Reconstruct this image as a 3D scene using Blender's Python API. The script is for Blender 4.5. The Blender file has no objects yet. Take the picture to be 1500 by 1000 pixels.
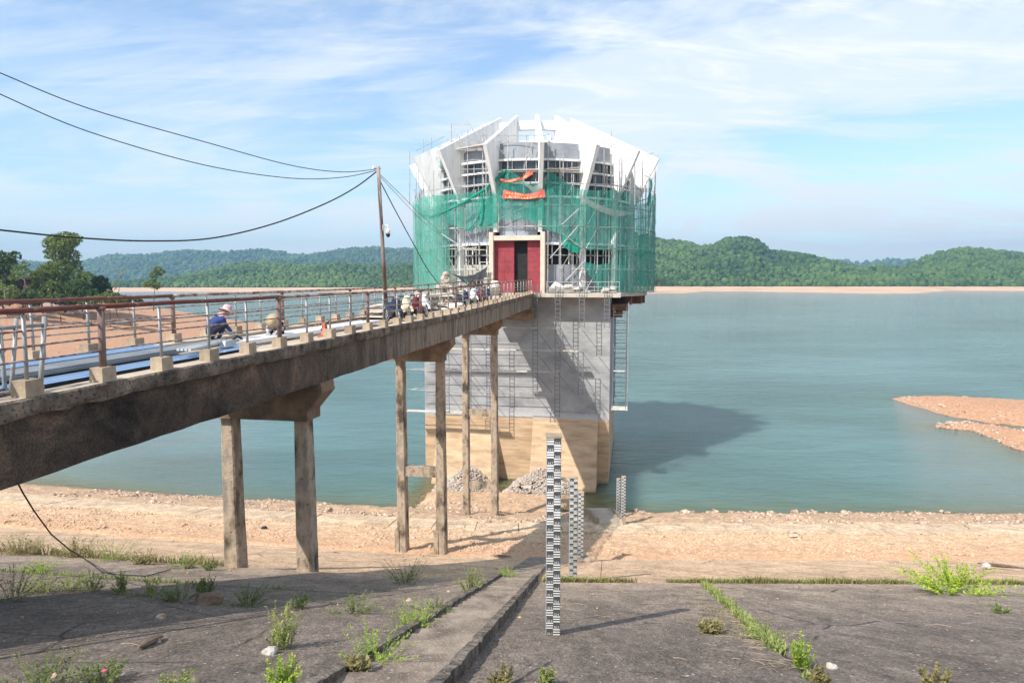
import bpy, math, random
import numpy as np
from mathutils import Vector, Matrix, noise as mnoise
random.seed(7); RNG = np.random.default_rng(11)
SC = bpy.context.scene
COL = SC.collection
# ------------------------------------------------------------------ camera, sky, sun, exposure
F = 1000.0; CAMZ = 1.67; PITCH = math.radians(5.26)
cam_d = bpy.data.cameras.new("camera"); cam_d.sensor_width = 36; cam_d.lens = 24.0
cam_d.clip_start = 0.1; cam_d.clip_end = 30000
cam = bpy.data.objects.new("camera", cam_d); COL.objects.link(cam)
cam.location = (0, 0, CAMZ); cam.rotation_euler = (math.pi/2 - PITCH, 0, 0)
SC.camera = cam
SUN = Vector((-0.476, -0.505, 0.719)).normalized()          # towards the sun
world = bpy.data.worlds.new("World"); SC.world = world; world.use_nodes = True
def build_world():
    nt = world.node_tree; N = nt.nodes; L = nt.links; N.clear()
    out = N.new("ShaderNodeOutputWorld"); bg = N.new("ShaderNodeBackground"); bg.inputs[1].default_value = 0.15
    sky = N.new("ShaderNodeTexSky"); sky.sky_type = 'NISHITA'; sky.sun_disc = False
    sky.sun_elevation = math.asin(SUN.z); sky.sun_rotation = math.atan2(SUN.x, SUN.y)
    sky.altitude = 50; sky.air_density = 1.0; sky.dust_density = 1.2; sky.ozone_density = 1.5
    tc = N.new("ShaderNodeTexCoord"); sep = N.new("ShaderNodeSeparateXYZ"); L.new(tc.outputs['Generated'], sep.inputs[0])
    ad = N.new("ShaderNodeMath"); ad.operation = 'ADD'; ad.inputs[1].default_value = 0.16; L.new(sep.outputs[2], ad.inputs[0])
    mx = N.new("ShaderNodeMath"); mx.operation = 'MAXIMUM'; mx.inputs[1].default_value = 0.05; L.new(ad.outputs[0], mx.inputs[0])
    dx = N.new("ShaderNodeMath"); dx.operation = 'DIVIDE'; L.new(sep.outputs[0], dx.inputs[0]); L.new(mx.outputs[0], dx.inputs[1])
    dy = N.new("ShaderNodeMath"); dy.operation = 'DIVIDE'; L.new(sep.outputs[1], dy.inputs[0]); L.new(mx.outputs[0], dy.inputs[1])
    cmb = N.new("ShaderNodeCombineXYZ"); L.new(dx.outputs[0], cmb.inputs[0]); L.new(dy.outputs[0], cmb.inputs[1])
    def layer(scale, sx, sy, rot, lo, hi, rough, dist, loc=(0, 0, 0)):
        mp = N.new("ShaderNodeMapping"); mp.inputs['Scale'].default_value = (sx, sy, 1); mp.inputs['Rotation'].default_value = (0, 0, rot)
        mp.inputs['Location'].default_value = loc
        L.new(cmb.outputs[0], mp.inputs[0])
        nz = N.new("ShaderNodeTexNoise"); nz.inputs['Scale'].default_value = scale; nz.inputs['Detail'].default_value = 9
        nz.inputs['Roughness'].default_value = rough; nz.inputs['Distortion'].default_value = dist; L.new(mp.outputs[0], nz.inputs[0])
        mr = N.new("ShaderNodeMapRange"); mr.interpolation_type = 'SMOOTHSTEP'; mr.inputs[1].default_value = lo; mr.inputs[2].default_value = hi
        L.new(nz.outputs[0], mr.inputs[0]); return mr.outputs[0]
    a = layer(0.85, 0.85, 1.2, 0.3, 0.40, 0.60, 0.62, 0.9, (2.1, 0.9, 0))
    b = layer(1.9, 0.55, 1.9, -0.15, 0.42, 0.70, 0.66, 1.2, (3.3, 1.4, 0))
    m1 = N.new("ShaderNodeMath"); m1.operation = 'MULTIPLY_ADD'; m1.inputs[1].default_value = 0.62; m1.inputs[2].default_value = 0.13; L.new(a, m1.inputs[0])
    m2 = N.new("ShaderNodeMath"); m2.operation = 'MULTIPLY_ADD'; m2.inputs[1].default_value = 0.45; L.new(b, m2.inputs[0]); L.new(m1.outputs[0], m2.inputs[2]); m2.use_clamp = True
    # thin high cloud gives way to clearer sky towards the left of the view
    gx = N.new("ShaderNodeMapRange"); gx.inputs[1].default_value = -0.75; gx.inputs[2].default_value = 0.15; gx.inputs[3].default_value = 0.42; gx.inputs[4].default_value = 1.0
    L.new(sep.outputs[0], gx.inputs[0])
    m3 = N.new("ShaderNodeMath"); m3.operation = 'MULTIPLY'; L.new(m2.outputs[0], m3.inputs[0]); L.new(gx.outputs[0], m3.inputs[1])
    hz = N.new("ShaderNodeMapRange"); hz.inputs[1].default_value = 0.0; hz.inputs[2].default_value = 0.16; hz.inputs[3].default_value = 0.38; hz.inputs[4].default_value = 0.0
    L.new(sep.outputs[2], hz.inputs[0])
    m4 = N.new("ShaderNodeMath"); m4.operation = 'ADD'; m4.use_clamp = True; L.new(m3.outputs[0], m4.inputs[0]); L.new(hz.outputs[0], m4.inputs[1])
    hs = N.new("ShaderNodeMix"); hs.data_type = 'RGBA'; hs.blend_type = 'MULTIPLY'; hs.inputs[0].default_value = 1
    hs.inputs[7].default_value = SKYTINT; L.new(sky.outputs[0], hs.inputs[6])
    mix = N.new("ShaderNodeMix"); mix.data_type = 'RGBA'; mix.inputs[7].default_value = CLOUD
    L.new(m4.outputs[0], mix.inputs[0]); L.new(hs.outputs[2], mix.inputs[6])
    L.new(mix.outputs[2], bg.inputs[0]); L.new(bg.outputs[0], out.inputs[0])
SKYTINT = (.92, 1.03, 1.10, 1); CLOUD = (4.8, 5.05, 5.2, 1)
build_world()
sd = bpy.data.lights.new("sun", 'SUN'); sd.energy = 4.6; sd.angle = math.radians(0.53); sd.color = (1.0, 0.95, 0.88)
sun = bpy.data.objects.new("sun", sd); COL.objects.link(sun); sun.rotation_euler = SUN.to_track_quat('Z', 'Y').to_euler()
SC.render.engine = 'CYCLES'
vs = SC.view_settings; vs.view_transform = 'Standard'; vs.look = 'None'; vs.exposure = 0.5; vs.gamma = 1; vs.use_curve_mapping = False
try:
    SC.cycles.volume_bounces = 0; SC.cycles.transparent_max_bounces = 24
except Exception: pass

# ------------------------------------------------------------------ measuring helpers
def ray(x, y):
    a = PITCH + math.atan((y-500)/F); c = math.cos(PITCH); s = math.sin(PITCH)
    v = -(y-500)/F; X = (x-750)/F
    return Vector((X, c + v*s, v*c - s))
def at_d(x, y, d):
    r = ray(x, y); k = d / r.y; return Vector((r.x*k, d, CAMZ + r.z*k))
def at_z(x, y, z):
    r = ray(x, y); k = (z-CAMZ)/r.z; return Vector((r.x*k, r.y*k, z))
C0 = Vector((2.2, 70.0, 0)); TH = math.radians(-9.9); cU = Vector((math.cos(TH), math.sin(TH), 0)); cV = Vector((-math.sin(TH), math.cos(TH), 0))
def W(u, v, z=0): return C0 + cU*u + cV*v + Vector((0, 0, z))
def to_local(p):
    q = p - C0; return q.dot(cU), q.dot(cV), p.z
ZW = -16.75
# ------------------------------------------------------------------ mesh helpers
class MB:
    def __init__(s): s.v = []; s.f = []; s.m = []
    def add(s, vs, fs, mi=0):
        o = len(s.v); s.v += [tuple(p) for p in vs]; s.f += [tuple(i+o for i in f) for f in fs]; s.m += [mi]*len(fs); return s
    def box(s, c, d, M=None, mi=0, taper=1.0):
        x, y, z = d[0]/2, d[1]/2, d[2]/2; P = []
        for k, t in ((-1, 1.0), (1, taper)):
            for a, b in ((-1, -1), (1, -1), (1, 1), (-1, 1)): P.append(Vector((a*x*t, b*y*t, k*z)))
        if M is not None: P = [M @ p for p in P]
        P = [p + Vector(c) for p in P]
        return s.add(P, [(0, 3, 2, 1), (4, 5, 6, 7), (0, 1, 5, 4), (1, 2, 6, 5), (2, 3, 7, 6), (3, 0, 4, 7)], mi)
    def bb(s, a, b, mi=0):
        return s.box([(a[i]+b[i])/2 for i in range(3)], [abs(b[i]-a[i]) for i in range(3)], None, mi)
    def tube(s, pts, r, n=6, mi=0, cap=True):
        pts = [Vector(p) for p in pts]; R = r if isinstance(r, (list, tuple)) else [r]*len(pts); vs = []; fs = []
        prev = None
        for i, p in enumerate(pts):
            t = (pts[min(i+1, len(pts)-1)] - pts[max(i-1, 0)])
            if t.length < 1e-9: t = Vector((0, 0, 1))
            t.normalize()
            ref = prev if prev is not None and abs(prev.dot(t)) < .95 else (Vector((0, 0, 1)) if abs(t.z) < .9 else Vector((1, 0, 0)))
            a = (ref - t*ref.dot(t)).normalized(); prev = a; b = t.cross(a)
            for k in range(n):
                th = 2*math.pi*k/n; vs.append(p + (a*math.cos(th) + b*math.sin(th))*R[i])
        for i in range(len(pts)-1):
            for k in range(n):
                k2 = (k+1) % n; fs.append((i*n+k, i*n+k2, (i+1)*n+k2, (i+1)*n+k))
        if cap: fs.append(tuple(range(n-1, -1, -1))); fs.append(tuple((len(pts)-1)*n+k for k in range(n)))
        return s.add(vs, fs, mi)
    def prism(s, poly, a, b, f, mi=0):        # poly list of 2D; f(p2d, t)->3D for t=a,b
        n = len(poly); vs = [f(p, a) for p in poly] + [f(p, b) for p in poly]
        fs = [tuple(range(n-1, -1, -1)), tuple(range(n, 2*n))] + [(i, (i+1) % n, n+(i+1) % n, n+i) for i in range(n)]
        return s.add(vs, fs, mi)
    def lathe(s, prof, c=(0, 0, 0), n=16, M=None, mi=0):
        vs = []; fs = []
        for r, z in prof:
            for k in range(n):
                th = 2*math.pi*k/n; p = Vector((r*math.cos(th), r*math.sin(th), z))
                if M is not None: p = M @ p
                vs.append(p + Vector(c))
        for i in range(len(prof)-1):
            for k in range(n):
                k2 = (k+1) % n; fs.append((i*n+k, i*n+k2, (i+1)*n+k2, (i+1)*n+k))
        return s.add(vs, fs, mi)
    def grid(s, P, mi=0):
        h = len(P); w = len(P[0]); vs = [p for row in P for p in row]
        return s.add(vs, [(j*w+i, j*w+i+1, (j+1)*w+i+1, (j+1)*w+i) for j in range(h-1) for i in range(w-1)], mi)
    def mesh(s, name, mats, smooth=False):
        me = bpy.data.meshes.new(name); me.from_pydata(s.v, [], s.f)
        for m in (mats if isinstance(mats, (list, tuple)) else [mats]): me.materials.append(m)
        if isinstance(mats, (list, tuple)) and len(mats) > 1: me.polygons.foreach_set('material_index', s.m)
        if smooth: me.polygons.foreach_set('use_smooth', [True]*len(me.polygons))
        me.update(); return me
    def build(s, name, mats, parent=None, smooth=False, **kw):
        return obj(name, s.mesh(name, mats, smooth), parent, **kw)
def obj(name, data, parent=None, loc=(0, 0, 0), rot=(0, 0, 0), kind=None, label=None, cat=None, group=None):
    o = bpy.data.objects.new(name, data); COL.objects.link(o); o.location = loc; o.rotation_euler = rot
    if parent is not None: o.parent = parent
    if kind: o['kind'] = kind
    if label: o['label'] = label
    if cat: o['category'] = cat
    if group: o['group'] = group
    return o
def thing(name, label, cat, loc=(0, 0, 0), rotz=0.0, group=None):
    return obj(name, None, None, loc, (0, 0, rotz), None, label, cat, group)
KIDS = {}
def copy_tree(o, label=None, loc=None, rotz=None, parent=None):
    c = o.copy(); COL.objects.link(c)
    if parent is not None: c.parent = parent
    if label: c['label'] = label
    if loc is not None: c.location = loc
    if rotz is not None: c.rotation_euler = (0, 0, rotz)
    for ch in [k for k in bpy.data.objects if k.parent == o]: copy_tree(ch, parent=c)
    return c
def npmesh(name, V, Fq, mats, smooth=False, attrs=None, dom='FACE', mi=None):
    V = np.asarray(V, np.float32); Fq = np.asarray(Fq, np.int32); k = Fq.shape[1]
    me = bpy.data.meshes.new(name); me.vertices.add(len(V)); me.vertices.foreach_set('co', V.ravel())
    me.loops.add(Fq.size); me.loops.foreach_set('vertex_index', Fq.ravel()); me.polygons.add(len(Fq))
    me.polygons.foreach_set('loop_start', np.arange(0, Fq.size, k, dtype=np.int32))
    try: me.polygons.foreach_set('loop_total', np.full(len(Fq), k, np.int32))
    except Exception: pass
    for m in (mats if isinstance(mats, (list, tuple)) else [mats]): me.materials.append(m)
    if mi is not None: me.polygons.foreach_set('material_index', np.asarray(mi, np.int32))
    me.update(calc_edges=True)
    me.polygons.foreach_set('use_smooth', np.full(len(Fq), bool(smooth)))
    for an, arr in (attrs or {}).items():
        a = me.attributes.new(an, 'FLOAT', dom); a.data.foreach_set('value', np.asarray(arr, np.float32))
    return me
# ------------------------------------------------------------------ materials
def lin(c): return tuple(c) + (1,) if len(c) == 3 else tuple(c)
def material(name, cols, scale=3.0, rough=0.85, bump=0.3, bscale=None, stretch=(1, 1, 1), detail=8, metallic=0.0, lo=0.3, hi=0.7,
             space='obj', speck=None, rnd=0.0, dist=0.02, spec=0.3):
    m = bpy.data.materials.new(name); m.use_nodes = True; nt = m.node_tree; N = nt.nodes; L = nt.links
    bs = N['Principled BSDF']; bs.inputs['Roughness'].default_value = rough; bs.inputs['Metallic'].default_value = metallic
    bs.inputs['Specular IOR Level'].default_value = spec
    if space == 'obj': tc = N.new('ShaderNodeTexCoord'); co = tc.outputs['Object']
    else: tc = N.new('ShaderNodeNewGeometry'); co = tc.outputs['Position']
    mp = N.new('ShaderNodeMapping'); mp.inputs['Scale'].default_value = stretch; L.new(co, mp.inputs[0])
    nz = N.new('ShaderNodeTexNoise'); nz.inputs['Scale'].default_value = scale; nz.inputs['Detail'].default_value = detail; nz.inputs['Roughness'].default_value = 0.62
    L.new(mp.outputs[0], nz.inputs[0])
    rp = N.new('ShaderNodeValToRGB'); e = rp.color_ramp.elements; n = len(cols)
    for i in range(n):
        p = lo + (hi-lo)*i/max(1, n-1)
        el = e[i] if i < 2 and n > i else e.new(p)
        el.position = p; el.color = lin(cols[i])
    if n == 1: e[1].position = 1; e[1].color = lin(cols[0])
    L.new(nz.outputs[0], rp.inputs[0]); c = rp.outputs[0]
    if speck:   # (colour, scale, threshold, amount)
        n2 = N.new('ShaderNodeTexNoise'); n2.inputs['Scale'].default_value = speck[1]; n2.inputs['Detail'].default_value = 3; L.new(co, n2.inputs[0])
        mr = N.new('ShaderNodeMapRange'); mr.inputs[1].default_value = speck[2]; mr.inputs[2].default_value = speck[2]+0.08; mr.inputs[4].default_value = speck[3]
        L.new(n2.outputs[0], mr.inputs[0]); mx = N.new('ShaderNodeMix'); mx.data_type = 'RGBA'; mx.inputs[7].default_value = lin(speck[0])
        L.new(mr.outputs[0], mx.inputs[0]); L.new(c, mx.inputs[6]); c = mx.outputs[2]
    if rnd:
        oi = N.new('ShaderNodeObjectInfo'); hs = N.new('ShaderNodeHueSaturation'); mr = N.new('ShaderNodeMapRange')
        mr.inputs[3].default_value = 1-rnd; mr.inputs[4].default_value = 1+rnd; L.new(oi.outputs['Random'], mr.inputs[0]); L.new(mr.outputs[0], hs.inputs['Value'])
        L.new(c, hs.inputs['Color']); c = hs.outputs[0]
    L.new(c, bs.inputs['Base Color'])
    if bump:
        nb = N.new('ShaderNodeTexNoise'); nb.inputs['Scale'].default_value = bscale or scale*6; nb.inputs['Detail'].default_value = 6; L.new(co, nb.inputs[0])
        bp = N.new('ShaderNodeBump'); bp.inputs['Strength'].default_value = bump; bp.inputs['Distance'].default_value = dist
        L.new(nb.outputs[0], bp.inputs['Height']); L.new(bp.outputs[0], bs.inputs['Normal'])
    return m
def nodes(m): return m.node_tree.nodes, m.node_tree.links, m.node_tree.nodes['Principled BSDF']
def leafmat(name, c1, c2, c3=None):
    m = bpy.data.materials.new(name); m.use_nodes = True; N, L, bs = nodes(m)
    at = N.new('ShaderNodeAttribute'); at.attribute_name = 'tint'; rp = N.new('ShaderNodeValToRGB'); e = rp.color_ramp.elements
    e[0].color = lin(c1); e[1].color = lin(c2)
    if c3: k = e.new(0.88); k.color = lin(c2); e[2].color = lin(c3)
    L.new(at.outputs['Fac'], rp.inputs[0]); L.new(rp.outputs[0], bs.inputs['Base Color']); bs.inputs['Roughness'].default_value = .6
    bs.inputs['Specular IOR Level'].default_value = .25
    tr = N.new('ShaderNodeBsdfTranslucent'); L.new(rp.outputs[0], tr.inputs[0]); ms = N.new('ShaderNodeMixShader'); ms.inputs[0].default_value = .35
    out = N['Material Output']; L.new(bs.outputs[0], ms.inputs[1]); L.new(tr.outputs[0], ms.inputs[2]); L.new(ms.outputs[0], out.inputs[0]); return m
M = {}
M['girder'] = None
M['deck'] = material('deck_concrete', [(.36, .29, .22), (.52, .43, .33)], 1.5, .95, .4, 20)
M['edge'] = material('edge_concrete', [(.05, .043, .037), (.16, .125, .095), (.30, .235, .175)], 2.4, .95, 1.0, 16, (1, 1, .8), lo=.35, hi=.7, speck=((.03, .025, .022), 18, .56, .7), dist=.04)
M['block'] = material('block_concrete', [(.27, .20, .14), (.45, .36, .26)], 5, .95, .5, 30, rnd=.2)
M['pier'] = material('pier_concrete', [(.07, .057, .045), (.25, .195, .14), (.40, .315, .23), (.24, .20, .16)], 1.7, .95, .8, 12, (1.0, 1.0, .5), lo=.35, hi=.62, speck=((.06, .045, .035), 6, .62, .6), dist=.03)
M['cap'] = material('cap_concrete', [(.10, .075, .055), (.30, .2, .13)], 1.8, .95, .7, 14, dist=.03)
M['maroon'] = material('maroon_paint', [(.12, .03, .025), (.2, .07, .05)], 6, .6, .3, 40, speck=((.3, .24, .19), 5, .6, .7))
M['rustrail'] = material('rusty_rail', [(.16, .07, .045), (.34, .26, .21), (.46, .40, .35)], 3.0, .7, .3, 40, lo=.4, hi=.62)
M['railbar'] = material('worn_bar', [(.2, .08, .06), (.38, .34, .31)], 7, .6, .3, 40, lo=.42, hi=.55)
M['galv'] = material('galvanised_tube', [(.24, .235, .225), (.40, .395, .38)], 9, .5, .1, 40, metallic=.25, speck=((.25, .14, .09), 5, .62, .7))
M['shaftgrey'] = None
M['white'] = material('white_paint', [(.60, .61, .61), (.76, .76, .75), (.82, .82, .81)], 1.1, .7, .15, 9, (1.4, 1.4, .35), lo=.34, hi=.6)
M['offwhite'] = material('grubby_white', [(.55, .54, .5), (.74, .73, .7)], 1.6, .8, .1, 9)
M['render'] = material('grey_cement_render', [(.22, .235, .26), (.34, .36, .39)], 1.1, .9, .3, 9, (1, 1, .6))
M['rawwall'] = material('raw_cement_wall', [(.30, .29, .25), (.50, .49, .43)], .8, .95, .3, 6)
M['bluepanel'] = material('dusty_wall_panel', [(.24, .27, .32), (.36, .40, .45)], .8, .55, .1, 9)
M['slabtop'] = material('platform_concrete', [(.38, .33, .28), (.55, .49, .42)], 2, .95, .4, 15)
M['darkin'] = material('dark_interior', [(.015, .015, .016), (.03, .03, .03)], 2, .9, 0)  # near-black base colour, stands in for the unlit space indoors
M['red'] = material('red_lining', [(.20, .03, .04), (.32, .055, .065)], 1.5, .65, .1, 9)
M['beige'] = material('portal_concrete', [(.48, .42, .33), (.62, .55, .45)], 2.4, .9, .3, 15)
M['black'] = material('black_plastic', [(.012, .012, .013), (.03, .03, .03)], 6, .45, .1, 20)
M['rubber'] = material('rubber', [(.015, .015, .015), (.03, .03, .028)], 6, .8, .1, 30)
M['chrome'] = material('steel', [(.45, .45, .45), (.6, .6, .6)], 6, .3, 0, metallic=.9)
M['mwhite'] = material('white_bodywork', [(.7, .7, .7), (.78, .78, .78)], 3, .25, 0, spec=.5)
M['mred'] = material('dark_red_bodywork', [(.10, .015, .02), (.14, .02, .03)], 3, .25, 0, spec=.5)
M['mblue'] = material('navy_bodywork', [(.012, .016, .04), (.02, .026, .06)], 3, .25, 0, spec=.5)
M['mcream'] = material('cream_bodywork', [(.7, .58, .38), (.75, .64, .45)], 3, .3, 0, spec=.5)
M['seat'] = material('seat_vinyl', [(.015, .015, .016), (.03, .03, .03)], 5, .55, .1, 60)
M['bluesheet'] = material('blue_sheet_metal', [(.30, .45, .66), (.42, .56, .74)], 1.2, .25, .05, 20, metallic=.6, spec=.6)
M['greysheet'] = material('zinc_sheet_metal', [(.36, .37, .37), (.56, .55, .53)], 1.0, .4, .05, 20, metallic=.3)
M['orange'] = material('orange_tool_paint', [(.34, .09, .045), (.44, .15, .08)], 6, .5, .1, 30)
M['wood'] = material('weathered_timber', [(.12, .08, .055), (.28, .20, .14)], 6, .9, .4, 40, (1, .2, 1))
M['tarp'] = material('charcoal_tarp', [(.02, .022, .025), (.045, .05, .055)], 2, .75, .3, 12)
M['greencloth'] = material('green_cloth', [(.02, .28, .2), (.04, .38, .28)], 2, .8, .2, 12)
M['bag'] = material('cement_bags', [(.42, .38, .33), (.68, .64, .58)], 3, .85, .3, 20, rnd=.2)
M['pipe'] = material('scaffold_tube', [(.30, .29, .28), (.55, .54, .52)], 4, .5, 0, metallic=.2, speck=((.22, .11, .07), 3, .58, .7))
M['ladder'] = material('ladder_frame_paint', [(.10, .11, .12), (.22, .23, .24)], 4, .5, 0)
M['plank'] = material('scaffold_plank', [(.42, .38, .32), (.68, .64, .58)], 3, .85, .2, 30)
M['brown_steel'] = material('brown_formwork', [(.06, .035, .025), (.2, .11, .07)], 2, .85, .4, 12)
M['blackmark'] = material('gauge_black', [(.05, .05, .05), (.085, .085, .085)], 8, .6, 0)
M['whitemark'] = material('gauge_white', [(.42, .40, .36), (.68, .68, .65), (.76, .76, .74)], 3, .6, 0)
M['gaugeside'] = material('gauge_post_grey', [(.30, .33, .35), (.42, .45, .46)], 4, .7, .2, 20)
M['cable'] = material('cable_black', [(.02, .02, .02), (.03, .03, .03)], 4, .6, 0)
M['pole'] = material('rusty_pole', [(.14, .07, .055), (.30, .24, .21)], 2.4, .7, .2, 20, (1, 1, .3), lo=.4, hi=.6)
M['rooftile'] = material('brown_roof_tile', [(.10, .055, .04), (.22, .13, .10)], 1.2, .9, .2, 5)
M['housewall'] = material('house_wall', [(.4, .36, .3), (.6, .55, .48)], .8, .9, .1, 3)
M['bark'] = material('bark', [(.10, .075, .055), (.2, .16, .12)], 3, .95, .4, 12)
M['stair'] = material('stair_concrete', [(.13, .10, .078), (.24, .188, .145), (.34, .275, .21)], 2.2, .95, .7, 30, (1, .5, .5), lo=.34, hi=.66, space='pos', speck=((.46, .40, .33), 26, .60, .6), dist=.03)
M['curb'] = material('curb_concrete', [(.045, .038, .032), (.13, .105, .085), (.26, .21, .165)], 4.5, .95, 1.0, 22, lo=.35, hi=.66, space='pos', speck=((.36, .31, .25), 24, .60, .6), dist=.04)
M['stone'] = material('loose_stone', [(.17, .12, .09), (.44, .31, .22), (.62, .49, .38)], 4.5, .95, .4, 8, space='pos', lo=.35, hi=.65, detail=2)
M['rubble'] = material('grey_rubble', [(.28, .23, .19), (.52, .45, .38)], 2.4, .95, .4, 8, space='pos')
M['rockwhite'] = material('pale_rock', [(.36, .33, .28), (.55, .51, .45)], 6, .9, .4, 30)
M['skin'] = material('skin', [(.35, .2, .14), (.4, .24, .17)], 4, .6, 0)
M['jacket'] = material('navy_work_jacket', [(.02, .035, .12), (.04, .065, .2)], 5, .9, .3, 20)
M['trouser'] = material('dark_trousers', [(.012, .014, .025), (.03, .03, .045)], 5, .9, .3, 20)
M['grey_cloth'] = material('grey_cloth', [(.35, .36, .36), (.5, .5, .5)], 5, .9, .3, 20)
M['floral'] = material('floral_hat', [(.6, .5, .45), (.55, .18, .2), (.68, .6, .55), (.45, .2, .25)], 18, .9, .2, 40, lo=.35, hi=.65)
M['straw'] = material('straw_hat', [(.36, .27, .16), (.46, .36, .23)], 12, .85, .4, 60)
M['pink'] = material('pink_cloth', [(.6, .22, .25), (.7, .3, .34)], 5, .9, .2, 20)
M['weed'] = leafmat('weed_leaf', (.15, .20, .05), (.40, .43, .15), (.45, .38, .2))
M['weed2'] = leafmat('weed_leaf_yellow', (.17, .28, .035), (.42, .52, .09), (.75, .6, .06))
M['weedd'] = leafmat('weed_leaf_dark', (.09, .13, .035), (.24, .29, .09), (.32, .16, .07))
M['weed3'] = leafmat('shrub_leaf', (.22, .36, .03), (.50, .60, .07), (.85, .68, .05))
M['dry'] = leafmat('dry_grass', (.2, .18, .07), (.38, .32, .15))
M['treeleaf'] = leafmat('tree_leaf', (.035, .07, .02), (.11, .17, .045))
M['treeleaf2'] = leafmat('tree_leaf_pale', (.09, .14, .03), (.22, .28, .075))
M['flower'] = material('pink_flower', [(.6, .08, .1), (.65, .12, .14)], 5, .7, 0)
M['camwhite'] = material('camera_housing', [(.7, .7, .7), (.75, .75, .75)], 5, .4, 0)

# shaft: grey cement wash above, ochre silt stain below the old waterline (z about -10.9)
def shaft_mat():
    m = bpy.data.materials.new('shaft_concrete'); m.use_nodes = True; N, L, bs = nodes(m); bs.inputs['Roughness'].default_value = .95
    g = N.new('ShaderNodeNewGeometry'); sp = N.new('ShaderNodeSeparateXYZ'); L.new(g.outputs['Position'], sp.inputs[0])
    def nz(sc, st=(1, 1, 1), d=8, r=.6):
        mp = N.new('ShaderNodeMapping'); mp.inputs['Scale'].default_value = st; L.new(g.outputs['Position'], mp.inputs[0])
        n = N.new('ShaderNodeTexNoise'); n.inputs['Scale'].default_value = sc; n.inputs['Detail'].default_value = d; n.inputs['Roughness'].default_value = r
        L.new(mp.outputs[0], n.inputs[0]); return n.outputs[0]
    def ramp(f, cs, lo, hi):
        rp = N.new('ShaderNodeValToRGB'); e = rp.color_ramp.elements
        for i, c in enumerate(cs):
            p = lo+(hi-lo)*i/(len(cs)-1); el = e[i] if i < 2 else e.new(p); el.position = p; el.color = lin(c)
        L.new(f, rp.inputs[0]); return rp.outputs[0]
    grey = ramp(nz(.55, (1, 1, 1.6)), [(.20, .205, .21), (.30, .303, .307), (.38, .38, .375)], .3, .7)
    och = ramp(nz(.9, (.5, .5, 2.2)), [(.30, .20, .125), (.46, .325, .20), (.56, .41, .265)], .3, .7)
    n3 = nz(2.5); ad = N.new('ShaderNodeMath'); ad.operation = 'MULTIPLY_ADD'; ad.inputs[1].default_value = 1.1; L.new(n3, ad.inputs[0]); L.new(sp.outputs[2], ad.inputs[2])
    mr = N.new('ShaderNodeMapRange'); mr.inputs[1].default_value = -10.5; mr.inputs[2].default_value = -10.3; L.new(ad.outputs[0], mr.inputs[0])
    pale = N.new('ShaderNodeMapRange'); pale.inputs[1].default_value = -9.5; pale.inputs[2].default_value = -10.2; L.new(ad.outputs[0], pale.inputs[0])
    pm = N.new('ShaderNodeMath'); pm.operation = 'MULTIPLY'; pm.inputs[1].default_value = .55; L.new(pale.outputs[0], pm.inputs[0])
    mx0 = N.new('ShaderNodeMix'); mx0.data_type = 'RGBA'; mx0.inputs[7].default_value = (.52, .53, .54, 1); L.new(pm.outputs[0], mx0.inputs[0]); L.new(grey, mx0.inputs[6])
    mx = N.new('ShaderNodeMix'); mx.data_type = 'RGBA'; L.new(mr.outputs[0], mx.inputs[0]); L.new(och, mx.inputs[6]); L.new(mx0.outputs[2], mx.inputs[7])
    wet = N.new('ShaderNodeMapRange'); wet.inputs[1].default_value = -16.0; wet.inputs[2].default_value = -16.5; L.new(ad.outputs[0], wet.inputs[0])
    mx2 = N.new('ShaderNodeMix'); mx2.data_type = 'RGBA'; mx2.inputs[7].default_value = (.10, .085, .045, 1); L.new(wet.outputs[0], mx2.inputs[0]); L.new(mx.outputs[2], mx2.inputs[6])
    L.new(mx2.outputs[2], bs.inputs['Base Color'])
    wv = N.new('ShaderNodeTexWave'); wv.bands_direction = 'Z'; wv.inputs['Scale'].default_value = .26; wv.inputs['Distortion'].default_value = .3; wv.inputs['Detail'].default_value = 2
    L.new(g.outputs['Position'], wv.inputs[0]); pw = N.new('ShaderNodeMath'); pw.operation = 'POWER'; pw.inputs[1].default_value = 60; L.new(wv.outputs['Fac'], pw.inputs[0])
    sm = N.new('ShaderNodeMath'); sm.operation = 'ADD'; L.new(pw.outputs[0], sm.inputs[0]); L.new(nz(4), sm.inputs[1])
    bp = N.new('ShaderNodeBump'); bp.inputs['Strength'].default_value = .4; bp.inputs['Distance'].default_value = .03; L.new(sm.outputs[0], bp.inputs['Height']); L.new(bp.outputs[0], bs.inputs['Normal'])
    return m
M['shaftgrey'] = shaft_mat()
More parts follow.
